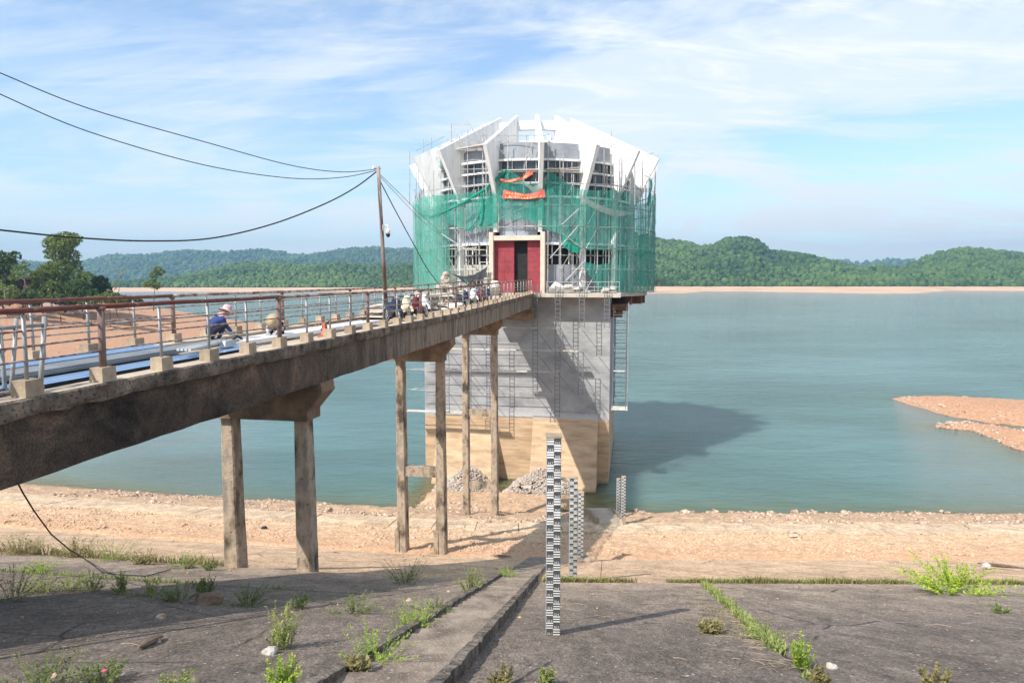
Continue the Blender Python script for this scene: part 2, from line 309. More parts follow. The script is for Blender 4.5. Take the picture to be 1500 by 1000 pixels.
def girder_mat():
    m = bpy.data.materials.new('girder_concrete'); m.use_nodes = True; N, L, bs = nodes(m); bs.inputs['Roughness'].default_value = .95; bs.inputs['Specular IOR Level'].default_value = .2
    tc = N.new('ShaderNodeTexCoord'); co = tc.outputs['Object']; sp = N.new('ShaderNodeSeparateXYZ'); L.new(co, sp.inputs[0])
    def nz(sc, st=(1, 1, 1), d=8, r=.6, dist=0):
        mp = N.new('ShaderNodeMapping'); mp.inputs['Scale'].default_value = st; L.new(co, mp.inputs[0]); n = N.new('ShaderNodeTexNoise'); n.inputs['Scale'].default_value = sc; n.inputs['Detail'].default_value = d
        n.inputs['Roughness'].default_value = r; n.inputs['Distortion'].default_value = dist; L.new(mp.outputs[0], n.inputs[0]); return n.outputs[0]
    def ramp(f, cs, lo, hi, const=False):
        rp = N.new('ShaderNodeValToRGB'); e = rp.color_ramp.elements
        for i, c in enumerate(cs):
            p = lo+(hi-lo)*i/(len(cs)-1); el = e[i] if i < 2 else e.new(p); el.position = p; el.color = lin(c)
        L.new(f, rp.inputs[0]); return rp.outputs[0]
    streak = ramp(nz(.5, (.2, 1.7, .22), 9, .72, .5), [(.06, .05, .043), (.17, .14, .11), (.29, .23, .175), (.10, .085, .072), (.34, .28, .215)], .36, .64)
    blot = ramp(nz(.8, (1, 1, 1.2), 9, .7, .5), [(.022, .019, .017), (.065, .05, .04), (.11, .08, .06), (.22, .14, .10)], .34, .70)
    age = N.new('ShaderNodeMapRange'); age.interpolation_type = 'SMOOTHSTEP'; age.inputs[1].default_value = 11; age.inputs[2].default_value = 26; L.new(sp.outputs[1], age.inputs[0])
    mx = N.new('ShaderNodeMix'); mx.data_type = 'RGBA'; L.new(age.outputs[0], mx.inputs[0]); L.new(blot, mx.inputs[6]); L.new(streak, mx.inputs[7])
    n2 = nz(28, (1, 1, 1), 4, .7); mr = N.new('ShaderNodeMapRange'); mr.inputs[1].default_value = .35; mr.inputs[2].default_value = .7; mr.inputs[3].default_value = .6; mr.inputs[4].default_value = 1.5; L.new(n2, mr.inputs[0])
    hs = N.new('ShaderNodeHueSaturation'); L.new(mx.outputs[2], hs.inputs['Color']); L.new(mr.outputs[0], hs.inputs['Value']); L.new(hs.outputs[0], bs.inputs['Base Color'])
    bp = N.new('ShaderNodeBump'); bp.inputs['Strength'].default_value = .9; bp.inputs['Distance'].default_value = .03; L.new(nz(11, (1, 1, 1), 8, .7), bp.inputs['Height']); L.new(bp.outputs[0], bs.inputs['Normal']); return m
M['girder'] = girder_mat()

# ------------------------------------------------------------------ terrain functions
def gcurve(X):
    a = np.maximum(0, -X); return .11*a + .0014*a*a - .012*np.maximum(0, X)
def vnoise(X, Y, sc, seed=0):
    # cheap smooth value noise on arrays
    x = X*sc + seed*17.3; y = Y*sc + seed*9.1; xi = np.floor(x); yi = np.floor(y); fx = x-xi; fy = y-yi
    fx = fx*fx*(3-2*fx); fy = fy*fy*(3-2*fy)
    def h(i, j):
        t = np.sin(i*127.1 + j*311.7 + seed*74.7)*43758.5453; return t-np.floor(t)
    return ((h(xi, yi)*(1-fx)+h(xi+1, yi)*fx)*(1-fy) + (h(xi, yi+1)*(1-fx)+h(xi+1, yi+1)*fx)*fy)*2-1
def profile(s):
    return np.interp(s, [-30, -2, 1.2, 2.0, 32.2, 33.0, 38.8, 42.5, 46.5, 52.6, 58, 75, 120], [-.05, -.05, -.42, -.79, -11.86, -12.0, -13.1, -13.9, -14.75, -16.75, -17.9, -20, -22])
def poly_sd(X, Y, poly):
    # signed distance, positive inside
    P = np.array(poly, float); n = len(P); d2 = np.full(X.shape, 1e18); ins = np.zeros(X.shape, bool)
    for i in range(n):
        a = P[i]; b = P[(i+1) % n]; ex, ey = b-a; wx = X-a[0]; wy = Y-a[1]
        t = np.clip((wx*ex+wy*ey)/(ex*ex+ey*ey), 0, 1); dx = wx-ex*t; dy = wy-ey*t; d2 = np.minimum(d2, dx*dx+dy*dy)
        cnd = ((a[1] > Y) != (b[1] > Y)) & (X < (b[0]-a[0])*(Y-a[1])/(b[1]-a[1]+1e-12)+a[0]); ins ^= cnd
    d = np.sqrt(d2); return np.where(ins, d, -d)
BANK = [(-88, 100), (-86, 150), (-90, 200), (-84, 255), (-92, 268), (-112, 280), (-140, 318), (-175, 372), (-262, 440), (-420, 520), (-900, 560), (-900, -60), (-170, -60), (-120, 40)]
pz = lambda x, y: tuple(at_z(x, y, ZW)[:2])
ISL1 = [pz(1308, 584), pz(1330, 581), pz(1400, 583), pz(1500, 588), pz(1640, 594), pz(1700, 640), pz(1500, 624), pz(1450, 618), pz(1400, 611), pz(1350, 598)]
ISL2 = [pz(1368, 623), pz(1400, 618), pz(1445, 622), pz(1500, 632), pz(1640, 660), pz(1640, 720), pz(1500, 660), pz(1460, 645), pz(1420, 630), pz(1390, 628)]
SPIT = [(-8.5, 50), (-7.5, 56.5), (-6.4, 60), (-3.0, 60.4), (-1.2, 57.5), (.2, 58.5), (1.6, 60.5), (5.6, 59.4), (5.9, 56.2), (4.2, 53), (5.0, 50)]
def ground_z(X, Y):
    s = Y - gcurve(X); z = profile(s)
    rough = .10*vnoise(X, Y, 1.1, 1)+.06*vnoise(X, Y, 3.1, 2)
    z = z + np.where((s > 33) & (s < 38.4), rough*.8, 0) + np.where(s > 42.7, rough*1.3, 0)
    b = poly_sd(X, Y, BANK); hb = np.where(b > 0, np.minimum(11.0, .18*b + .4*vnoise(X, Y, .06, 3)*np.minimum(1, b/8)), .25*b)
    z = np.maximum(z, ZW + hb)
    for P, hm in ((ISL1, 1.1), (ISL2, .8)):
        d = poly_sd(X, Y, P) + .5*vnoise(X, Y, .5, 5); z = np.maximum(z, ZW + np.where(d > 0, np.minimum(hm, .22*d)+.06*vnoise(X, Y, 1.5, 6), .2*d))
    d = poly_sd(X, Y, SPIT) + .5*vnoise(X, Y, .9, 8); z = np.maximum(z, ZW + np.where(d > 0, np.minimum(.55, .35*d)+.08*vnoise(X, Y, 1.8, 6), .4*d))
    return z
def gz(x, y): return float(ground_z(np.array([float(x)]), np.array([float(y)]))[0])
def on_ground(x, y):
    r = ray(x, y); lo, hi = 3.0, 400.0; prev = 3.0
    d = 3.0
    while d < 400:
        p = at_d(x, y, d)
        if p.z < gz(p.x, p.y): hi = d; break
        prev = d; d *= 1.03
    lo = prev
    for _ in range(18):
        m_ = (lo+hi)/2; p = at_d(x, y, m_)
        if p.z < gz(p.x, p.y): hi = m_
        else: lo = m_
    p = at_d(x, y, hi); return Vector((p.x, p.y, gz(p.x, p.y)))
def axis(segs):
    out = []
    for a, b, st in segs: out += list(np.arange(a, b, st))
    return np.array(out)

def ground_mat():
    m = bpy.data.materials.new('shore_ground'); m.use_nodes = True; N, L, bs = nodes(m); bs.inputs['Roughness'].default_value = .95; bs.inputs['Specular IOR Level'].default_value = .2
    g = N.new('ShaderNodeNewGeometry'); at = N.new('ShaderNodeAttribute'); at.attribute_name = 's'; pos = g.outputs['Position']
    def nz(sc, st=(1, 1, 1), d=8, r=.6, dist=0):
        mp = N.new('ShaderNodeMapping'); mp.inputs['Scale'].default_value = st; L.new(pos, mp.inputs[0])
        n = N.new('ShaderNodeTexNoise'); n.inputs['Scale'].default_value = sc; n.inputs['Detail'].default_value = d; n.inputs['Roughness'].default_value = r; n.inputs['Distortion'].default_value = dist
        L.new(mp.outputs[0], n.inputs[0]); return n.outputs[0]
    def mr(f, a, b, c=0, d=1):
        x = N.new('ShaderNodeMapRange'); x.inputs[1].default_value = a; x.inputs[2].default_value = b; x.inputs[3].default_value = c; x.inputs[4].default_value = d; L.new(f, x.inputs[0]); return x.outputs[0]
    def add(a, b, k):
        x = N.new('ShaderNodeMath'); x.operation = 'MULTIPLY_ADD'; L.new(a, x.inputs[0]); x.inputs[1].default_value = k; L.new(b, x.inputs[2]); return x.outputs[0]
    big = nz(.35, (1, 1, 1), 6, .6, .5)
    s1 = add(big, at.outputs['Fac'], 3.0)
    fac = mr(s1, 0, 64)
    rp = N.new('ShaderNodeValToRGB'); e = rp.color_ramp.elements
    st = [(0, (.10, .085, .072)), (19.5, (.13, .11, .09)), (22.0, (.38, .28, .19)), (25, (.48, .35, .24)), (33.4, (.54, .39, .26)), (34.0, (.53, .32, .19)), (37.5, (.56, .37, .23)), (40.0, (.58, .40, .255)),
          (41.0, (.60, .43, .28)), (43.8, (.58, .42, .275)), (44.4, (.46, .32, .21)), (52, (.44, .29, .18)), (53.8, (.20, .135, .08)), (56, (.13, .11, .06)), (62, (.44, .25, .15))]
    for i, (p, c) in enumerate(st):
        el = e[i] if i < 2 else e.new(p/64); el.position = p/64; el.color = lin(c)
    L.new(fac, rp.inputs[0])
    # stones and grit
    vo = N.new('ShaderNodeTexVoronoi'); vo.inputs['Scale'].default_value = 5.5; L.new(pos, vo.inputs['Vector'])
    hs = N.new('ShaderNodeHueSaturation'); v = mr(nz(9), .3, .7, .72, 1.22); L.new(v, hs.inputs['Value']); L.new(rp.outputs[0], hs.inputs['Color'])
    mx = N.new('ShaderNodeMix'); mx.data_type = 'RGBA'; mx.blend_type = 'OVERLAY'
    gr = mr(s1, 33, 35.2, 0, .55); L.new(gr, mx.inputs[0]); L.new(hs.outputs[0], mx.inputs[6])
    bw = N.new('ShaderNodeSeparateColor'); L.new(vo.outputs['Color'], bw.inputs[0]); cm = N.new('ShaderNodeCombineColor')
    q = mr(bw.outputs[0], 0, 1, .3, .72); [L.new(q, cm.inputs[i]) for i in range(3)]; L.new(cm.outputs[0], mx.inputs[7])
    L.new(mx.outputs[2], bs.inputs['Base Color'])
    bp = N.new('ShaderNodeBump'); bp.inputs['Strength'].default_value = .7; bp.inputs['Distance'].default_value = .04
    h = add(nz(14), vo.outputs['Distance'], .7); L.new(h, bp.inputs['Height']); L.new(bp.outputs[0], bs.inputs['Normal'])
    return m
def slab_mat():
    m = bpy.data.materials.new('revetment_concrete'); m.use_nodes = True; N, L, bs = nodes(m); bs.inputs['Roughness'].default_value = .93; bs.inputs['Specular IOR Level'].default_value = .25
    g = N.new('ShaderNodeNewGeometry'); at = N.new('ShaderNodeAttribute'); at.attribute_name = 's'; pos = g.outputs['Position']; oi = N.new('ShaderNodeObjectInfo')
    def nz(sc, st=(1, 1, 1), d=8, r=.6, dist=0):
        mp = N.new('ShaderNodeMapping'); mp.inputs['Scale'].default_value = st; L.new(pos, mp.inputs[0])
        n = N.new('ShaderNodeTexNoise'); n.inputs['Scale'].default_value = sc; n.inputs['Detail'].default_value = d; n.inputs['Roughness'].default_value = r; n.inputs['Distortion'].default_value = dist
        L.new(mp.outputs[0], n.inputs[0]); return n.outputs[0]
    def mr(f, a, b, c=0, d=1):
        x = N.new('ShaderNodeMapRange'); x.inputs[1].default_value = a; x.inputs[2].default_value = b; x.inputs[3].default_value = c; x.inputs[4].default_value = d; L.new(f, x.inputs[0]); return x.outputs[0]
    def ma(a, k, b):
        x = N.new('ShaderNodeMath'); x.operation = 'MULTIPLY_ADD'; L.new(a, x.inputs[0]); x.inputs[1].default_value = k; L.new(b, x.inputs[2]); return x.outputs[0]
    def mix(f, a, c):
        x = N.new('ShaderNodeMix'); x.data_type = 'RGBA'; L.new(f, x.inputs[0]); L.new(a, x.inputs[6])
        if isinstance(c, tuple): x.inputs[7].default_value = lin(c)
        else: L.new(c, x.inputs[7])
        return x.outputs[2]
    s = ma(nz(.4, (1, 1, 1), 7, .65, .6), 5.0, at.outputs['Fac'])
    rp = N.new('ShaderNodeValToRGB'); e = rp.color_ramp.elements
    st = [(0, (.128, .103, .085)), (13, (.175, .138, .111)), (18.0, (.25, .195, .148)), (20.8, (.34, .255, .19)), (21.6, (.46, .315, .20)), (26, (.53, .36, .225)), (34, (.56, .385, .245)), (38, (.50, .35, .22)), (42, (.58, .425, .28)), (50, (.58, .43, .29))]
    for i, (p, c) in enumerate(st):
        el = e[i] if i < 2 else e.new(p/50); el.position = p/50; el.color = lin(c)
    L.new(mr(s, 0, 50), rp.inputs[0])
    c = rp.outputs[0]
    def mul(a, b):
        x = N.new('ShaderNodeMath'); x.operation = 'MULTIPLY'; L.new(a, x.inputs[0]); L.new(b, x.inputs[1]); return x.outputs[0]
    v1 = mr(nz(.9, (1, .5, .5), 6, .6, .8), .35, .65, .74, 1.22)      # broad weathering
    v2 = mr(nz(6.5, (1, .42, .42), d=4, r=.7, dist=.6), .38, .62, .78, 1.2)             # mottling
    v3 = mr(nz(34, (1, .4, .4), d=3, r=.8), .38, .62, .58, 1.5)                       # exposed aggregate
    hs = N.new('ShaderNodeHueSaturation'); L.new(mul(mul(v1, v2), v3), hs.inputs['Value']); L.new(c, hs.inputs['Color']); c = hs.outputs[0]
    dk = mr(nz(1.7, (1, .5, .5), 7, .7, 1.4), .58, .68, 0, .5); c = mix(dk, c, (.055, .046, .04))
    vc = N.new('ShaderNodeTexVoronoi'); vc.feature = 'DISTANCE_TO_EDGE'; vc.inputs['Scale'].default_value = .42
    wp = N.new('ShaderNodeMix'); wp.data_type = 'VECTOR'; wp.inputs[0].default_value = .16; nn = N.new('ShaderNodeTexNoise'); nn.inputs['Scale'].default_value = 1.4; nn.inputs['Detail'].default_value = 6
    L.new(pos, nn.inputs[0]); L.new(pos, wp.inputs[4]); L.new(nn.outputs['Color'], wp.inputs[5]); L.new(wp.outputs[1], vc.inputs['Vector'])
    crk = mul(mr(vc.outputs['Distance'], .004, .012, .85, 0), mr(nz(.5, d=2), .50, .56, 0, 1)); c = mix(crk, c, (.04, .035, .03))
    w = mr(nz(1.3, (.8, .7, .7), 9, .78, 1.8), .62, .68, 0, .6); c = mix(w, c, (.44, .40, .36))
    w2 = mr(nz(7, (1, .5, .5), d=5, r=.8), .64, .70, 0, .55); c = mix(w2, c, (.42, .38, .33))
    w3 = mr(nz(20, (1, .45, .45), d=2), .68, .71, 0, .8); c = mix(w3, c, (.55, .52, .47))
    L.new(c, bs.inputs['Base Color'])
    bp = N.new('ShaderNodeBump'); bp.inputs['Strength'].default_value = .6; bp.inputs['Distance'].default_value = .05; L.new(ma(nz(30, d=5, r=.7), .5, nz(4)), bp.inputs['Height']); L.new(bp.outputs[0], bs.inputs['Normal'])
    return m
M['ground'] = ground_mat(); M['slab'] = slab_mat()
def gridmesh(name, xs, ys, zf, mat, sf=None, smooth=True):
    X, Y = np.meshgrid(xs, ys); Z = zf(X, Y); V = np.stack([X.ravel(), Y.ravel(), Z.ravel()], 1)
    w = len(xs); h = len(ys); i = np.arange(w-1)[None, :] + np.arange(h-1)[:, None]*w
    Fq = np.stack([i, i+1, i+1+w, i+w], -1).reshape(-1, 4)
    at = {'s': (Y-gcurve(X)).ravel()} if sf is None else {'s': sf(X, Y).ravel()}
    return npmesh(name, V, Fq, mat, smooth, at, 'POINT')
def build_ground():
    xs = np.concatenate([-np.array([6000, 3500, 2000, 1300, 1000])[:], axis([(-900, -300, 30), (-300, -60, 6), (-60, -20, .8), (-20, 20, .3), (20, 60, .8), (60, 160, 2.5), (160, 400, 12)]), np.array([400, 600, 1000, 2000, 3500, 6000])])
    ys = np.concatenate([np.array([-80, -40, -12]), axis([(-6, 33, .5), (33, 62, .22), (62, 115, 1.0), (115, 300, 3), (300, 600, 15)]), np.array([600, 900, 1500, 3000, 6000, 9000])])
    def zf(X, Y):
        z = ground_z(X, Y); s = Y-gcurve(X)
        return z - np.where((s < 32.4) & (s > 18.85) & (np.abs(X) < 64), .17, 0) - np.where((s <= 18.85) & (s > -3) & (np.abs(X) < 64), .16, 0) - np.where((s > 38.7) & (s < 42.6), .12, 0)
    def sf(X, Y):
        s = Y-gcurve(X); b = poly_sd(X, Y, BANK); b2 = np.maximum(poly_sd(X, Y, ISL1), poly_sd(X, Y, ISL2))
        s = np.where(b > 2, 64, s); s = np.where(b2 > -.5, 62 + np.clip(b2, -1, 2)*.5, s)
        sp = poly_sd(X, Y, SPIT); s = np.where(sp > .3, 48, s)
        return s
    g = obj('ground', gridmesh('ground', xs, ys, zf, M['ground'], sf), kind='structure')
    # concrete revetment slabs laid on the bank: one child each, thin recessed joints between them
    def slab(s0, s1, x0f, x1f, up=.0, nx=14, ny=10):
        V = []; S = []
        ss = np.linspace(s0, s1, ny); rows = []
        for k, s in enumerate(ss):
            X = np.linspace(x0f(s), x1f(s), nx); Y = s + gcurve(X); Z = profile(np.full(nx, s)) + up
            rows.append(np.stack([X, Y, Z], 1))
        top = np.array(rows); V = top.reshape(-1, 3)
        i = np.arange(nx-1)[None, :] + np.arange(ny-1)[:, None]*nx; Fq = np.stack([i, i+1, i+1+nx, i+nx], -1).reshape(-1, 4).tolist()
        ring = [j for j in range(nx)] + [k*nx+nx-1 for k in range(1, ny)] + [(ny-1)*nx+j for j in range(nx-2, -1, -1)] + [k*nx for k in range(ny-2, 0, -1)]
        n0 = len(V); low = V[ring].copy(); low[:, 2] -= .2; V = np.concatenate([V, low]); n = len(ring)
        for a in range(n): b = (a+1) % n; Fq.append([ring[b], ring[a], n0+a, n0+b])
        me = npmesh('slab', V, Fq, M['slab'], False, {'s': (V[:, 1]-gcurve(V[:, 0]))}, 'POINT'); obj('slab', me, g)
    J = lambda x8, sl: (lambda s: x8 + sl*(s-8))
    jl = [J(-62, 0), J(-40, 0), J(-29, .03), J(-19.5, .06), J(-10.6, .08), J(-1.2, .104), J(3.42, .188), J(12.5, .22), J(22, .24), J(33, .25), J(46, .25), J(62, 0)]
    for a, b in zip(jl[:-1], jl[1:]):
        A = lambda s, a=a: a(s)+.035; B = lambda s, b=b: b(s)-.035
        left = b(8) < 0
        if left: slab(1.9, 13.9, A, B); slab(13.98, 18.75, A, B)
        else: slab(1.9, 18.75, A, B, ny=16)
    for k in range(-8, 8):
        x = 8.2*k + 1.0; slab(18.86, 32.3, J(x+.012, .14), J(x+8.19, .14), up=-.10)
    for k in range(-26, 22):
        x = 2.6*k+.4; w = random.uniform(-.02, .02)
        slab(38.75, 42.55, J(x+.02, 0), J(x+2.57, 0), up=.03+w, nx=4, ny=3)
    return g
G = build_ground()

# ------------------------------------------------------------------ water
def build_water():
    m = bpy.data.materials.new('lake_water'); m.use_nodes = True; N, L, bs = nodes(m); bs.inputs['Roughness'].default_value = .08; bs.inputs['IOR'].default_value = 1.33; bs.inputs['Subsurface Weight'].default_value = 1.0; bs.inputs['Subsurface Radius'].default_value = (1.0, 1.6, 1.6); bs.inputs['Subsurface Scale'].default_value = 8.0
    g = N.new('ShaderNodeNewGeometry'); at = N.new('ShaderNodeAttribute'); at.attribute_name = 's'
    def nz(sc, st, d=5, r=.55, dist=.3):
        mp = N.new('ShaderNodeMapping'); mp.inputs['Scale'].default_value = st; mp.inputs['Rotation'].default_value = (0, 0, .22); L.new(g.outputs['Position'], mp.inputs[0])
        n = N.new('ShaderNodeTexNoise'); n.inputs['Scale'].default_value = sc; n.inputs['Detail'].default_value = d; n.inputs['Roughness'].default_value = r; n.inputs['Distortion'].default_value = dist
        L.new(mp.outputs[0], n.inputs[0]); return n.outputs[0]
    rp = N.new('ShaderNodeValToRGB'); e = rp.color_ramp.elements; e[0].color = (.098, .180, .182, 1); e[1].color = (.17, .135, .055, 1)
    k = e.new(.35); k.color = (.10, .175, .155, 1); k = e.new(.75); k.color = (.12, .125, .05, 1)
    L.new(at.outputs['Fac'], rp.inputs[0])
    pt = nz(.022, (1, 2.2, 1), 4); mrp = N.new('ShaderNodeMapRange'); mrp.inputs[1].default_value = .35; mrp.inputs[2].default_value = .65; mrp.inputs[3].default_value = .85; mrp.inputs[4].default_value = 1.2; L.new(pt, mrp.inputs[0])
    hs = N.new('ShaderNodeHueSaturation'); L.new(rp.outputs[0], hs.inputs['Color']); L.new(mrp.outputs[0], hs.inputs['Value']); L.new(hs.outputs[0], bs.inputs['Base Color'])
    a = nz(1.5, (.30, 1, 1), 6, .6); b = nz(.3, (.4, 1, 1), 4); mm = N.new('ShaderNodeMath'); mm.operation = 'MULTIPLY_ADD'; mm.inputs[1].default_value = 2.2; L.new(b, mm.inputs[0]); L.new(a, mm.inputs[2])
    # calmer and rougher wind patches
    st = N.new('ShaderNodeMapRange'); st.inputs[1].default_value = .35; st.inputs[2].default_value = .65; st.inputs[3].default_value = .5; st.inputs[4].default_value = 1.0
    L.new(nz(.035, (.5, 1, 1), 3), st.inputs[0])
    bp = N.new('ShaderNodeBump'); bp.inputs['Distance'].default_value = .5; L.new(st.outputs[0], bp.inputs['Strength']); L.new(mm.outputs[0], bp.inputs['Height']); L.new(bp.outputs[0], bs.inputs['Normal'])
    xs = np.concatenate([np.array([-6000, -3000, -1500, -800, -400, -200]), axis([(-120, -20, 4), (-20, 30, .8), (30, 130, 3)]), np.array([130, 200, 400, 800, 1500, 3000, 6000])])
    ys = np.concatenate([axis([(44, 75, .5), (75, 130, 2)]), np.array([130, 160, 200, 260, 340, 450, 600, 900, 1500, 3000, 9000])])
    def sf(X, Y):
        z = ground_z(X, Y); dep = ZW-z; near = np.clip(1-(dep)/1.9, 0, 1)
        b = poly_sd(X, Y, BANK); near = np.where(b > -30, near*.5, near)
        return near*np.where(Y > 85, .35, np.where((X > -9) & (X < 9), 1.0, .6))
    def zf(X, Y): return np.full(X.shape, ZW)
    obj('water', gridmesh('water', xs, ys, zf, m, sf), kind='structure')
build_water()

# ------------------------------------------------------------------ hills and far woods
def icos():
    t = (1+5**.5)/2; v = np.array([(-1, t, 0), (1, t, 0), (-1, -t, 0), (1, -t, 0), (0, -1, t), (0, 1, t), (0, -1, -t), (0, 1, -t), (t, 0, -1), (t, 0, 1), (-t, 0, -1), (-t, 0, 1)], float)
    v /= np.linalg.norm(v[0]); f = np.array([(0, 11, 5), (0, 5, 1), (0, 1, 7), (0, 7, 10), (0, 10, 11), (1, 5, 9), (5, 11, 4), (11, 10, 2), (10, 7, 6), (7, 1, 8), (3, 9, 4), (3, 4, 2), (3, 2, 6), (3, 6, 8), (3, 8, 9), (4, 9, 5), (2, 4, 11), (6, 2, 10), (8, 6, 7), (9, 8, 1)]); return v, f
IV, IF = icos()
def ico2():
    v = [tuple(x) for x in IV]; cache = {}; out = []
    def mid(a, b):
        k = (min(a, b), max(a, b))
        if k not in cache: p = np.array(v[a])+np.array(v[b]); p /= np.linalg.norm(p); cache[k] = len(v); v.append(tuple(p))
        return cache[k]
    for a, b, c in IF: d, e, f = mid(a, b), mid(b, c), mid(c, a); out += [(a, d, f), (b, e, d), (c, f, e), (d, e, f)]
    return np.array(v), np.array(out)
IV2, IF2 = ico2()
def crownmat(name, c1, c2):
    m = bpy.data.materials.new(name); m.use_nodes = True; N, L, bs = nodes(m); bs.inputs['Roughness'].default_value = .9; bs.inputs['Specular IOR Level'].default_value = .1
    at = N.new('ShaderNodeAttribute'); at.attribute_name = 'tint'; rp = N.new('ShaderNodeValToRGB'); e = rp.color_ramp.elements; e[0].color = lin(c1); e[1].color = lin(c2)
    g = N.new('ShaderNodeNewGeometry'); n = N.new('ShaderNodeTexNoise'); n.inputs['Scale'].default_value = .35; n.inputs['Detail'].default_value = 4; L.new(g.outputs['Position'], n.inputs[0])
    ad = N.new('ShaderNodeMath'); ad.operation = 'MULTIPLY_ADD'; ad.inputs[1].default_value = .8; L.new(n.outputs[0], ad.inputs[0]); sb = N.new('ShaderNodeMath'); sb.operation = 'SUBTRACT'; sb.inputs[1].default_value = .4
    L.new(at.outputs['Fac'], ad.inputs[2]); L.new(ad.outputs[0], sb.inputs[0]); L.new(sb.outputs[0], rp.inputs[0]); L.new(rp.outputs[0], bs.inputs['Base Color'])
    bp = N.new('ShaderNodeBump'); bp.inputs['Strength'].default_value = 1; bp.inputs['Distance'].default_value = 1.5; L.new(n.outputs[0], bp.inputs['Height']); L.new(bp.outputs[0], bs.inputs['Normal']); return m
M['crown'] = crownmat('far_crowns', (.020, .050, .014), (.105, .165, .045))
M['hillsoil'] = material('forest_floor', [(.03, .05, .018), (.06, .08, .03)], .03, .95, 0, space='pos')
M['sand'] = material('far_shore_sand', [(.46, .29, .18), (.62, .43, .29)], .02, .95, 0, space='pos', stretch=(1, 1, 6))
def hill(name, water_px, tree_y, ridge_px, d_tree, d_ridge, spacing, crown_r, label):
    wx = [p[0] for p in water_px]; wy = [p[1] for p in water_px]; rx = [p[0] for p in ridge_px]; ry = [p[1] for p in ridge_px]
    x0, x1 = rx[0], rx[-1]; nx = 160; xs = np.linspace(x0, x1, nx)
    def col(x):
        pw = at_z(x, np.interp(x, wx, wy), ZW); k = (x-750)/F
        pt = at_d(x, tree_y, d_tree); pr = at_d(x, np.interp(x, rx, ry), d_ridge); return pw, pt, pr
    ts = np.concatenate([np.linspace(0, 1, 6), np.linspace(1, 2, 34)[1:], np.linspace(2, 3, 8)[1:]])
    def surf(x, t):
        pw, pt, pr = col(x)
        zr = pr.z - crown_r*.9
        if t <= 1: p = pw.lerp(pt, t); p.z = ZW + (pt.z-ZW)*t**1.4 - .6*(t == 0)
        elif t <= 2:
            q = t-1; p = pt.lerp(pr, q); e = q**.85; p.z = pt.z + (zr-pt.z)*(1-(1-q)**1.7)
            b = math.sin(math.pi*q); s_ = (zr-pt.z)
            p.z += b*s_*.16*mnoise.noise(Vector((p.x*.006, p.y*.009, 3.1))) + b*s_*.08*mnoise.noise(Vector((p.x*.02, p.y*.02, 1.1)))
        else: q = t-2; p = Vector((pr.x*(1+.25*q), pr.y*(1+.25*q), zr*(1-q)+(-30)*q))
        return p
    V = []; 
    for t in ts:
        for x in xs: V.append(tuple(surf(x, t)))
    w = nx; h = len(ts); i = np.arange(w-1)[None, :] + np.arange(h-1)[:, None]*w
    Fq = np.stack([i, i+1, i+1+w, i+w], -1).reshape(-1, 4); mi = np.repeat((ts[:-1] >= .97).astype(int), w-1)
    me = npmesh(name, V, Fq, [M['sand'], M['hillsoil']], True, mi=mi); obj(name, me, kind='structure')
    # crowns
    X = []; a = col(x0)[1]; b = col(x1)[1]
    wid = abs(b.x-a.x)*1.15; dep = d_ridge-d_tree; n = int(wid*dep*1.25/(spacing**2))
    P = []
    for _ in range(n):
        x = random.uniform(x0, x1); t = 1 + random.random()**1.05*1.12
        P.append(surf(x, t))
    for _ in range(int(wid/spacing*1.6)):                    # dense edge along the shore
        P.append(surf(random.uniform(x0, x1), 1+random.random()*.02))
    for _ in range(int(wid/spacing*1.3)): P.append(surf(random.uniform(x0, x1), 2+random.uniform(-.04, .02)))
    P = np.array([tuple(p) for p in P]); n = len(P)
    R = crown_r*np.clip(RNG.lognormal(-.18, .32, n), .4, 1.7); sz = R[:, None]*np.stack([RNG.uniform(.8, 1.2, n), RNG.uniform(.8, 1.2, n), RNG.uniform(.8, 1.35, n)], 1)
    vj = IV[None]*(1+.38*RNG.uniform(-1, 1, (n, 12, 1))); VV = P[:, None]+vj*sz[:, None]; VV[:, :, 2] += (R*.35)[:, None]
    FF = IF[None]+(np.arange(n)*12)[:, None, None]
    patch = .30*vnoise(P[:, 0], P[:, 1], .010, 4)+.15*vnoise(P[:, 0], P[:, 1], .035, 7)
    tint = np.repeat(np.clip(.5+patch+RNG.normal(0, .2, n), 0, 1), 20)
    me = npmesh('wood', VV.reshape(-1, 3), FF.reshape(-1, 3), M['crown'], True, {'tint': tint}); obj('forest', me, kind='stuff', label=label, cat='forest')
hill('hill', [(940, 431), (1000, 430), (1030, 427), (1100, 427), (1200, 429), (1290, 431), (1345, 430), (1385, 426), (1500, 426), (1700, 426)], 419.5,
     [(820, 372), (880, 352), (930, 345), (955, 349), (975, 353), (1000, 354), (1025, 362), (1045, 362), (1062, 350), (1085, 348), (1108, 352), (1128, 366), (1165, 371), (1200, 377), (1240, 388), (1265, 392), (1290, 389), (1315, 393), (1345, 383), (1375, 372), (1410, 366), (1450, 367), (1480, 371), (1500, 371), (1560, 378), (1700, 384)],
     1090, 1500, 6.6, 4.0, 'dense green forest covering the hills beyond the right side of the lake')
hill('hill', [(-60, 428), (180, 428), (230, 427), (300, 428), (420, 427), (560, 428), (760, 428)], 421,
     [(-60, 410), (120, 412), (180, 413), (230, 408), (280, 402), (320, 393), (360, 386), (400, 384), (440, 388), (500, 386), (540, 390), (600, 386), (660, 392), (760, 398)],
     1100, 1450, 6.0, 3.6, 'dark green forest on the low hill across the lake at left, above the sandy shore')
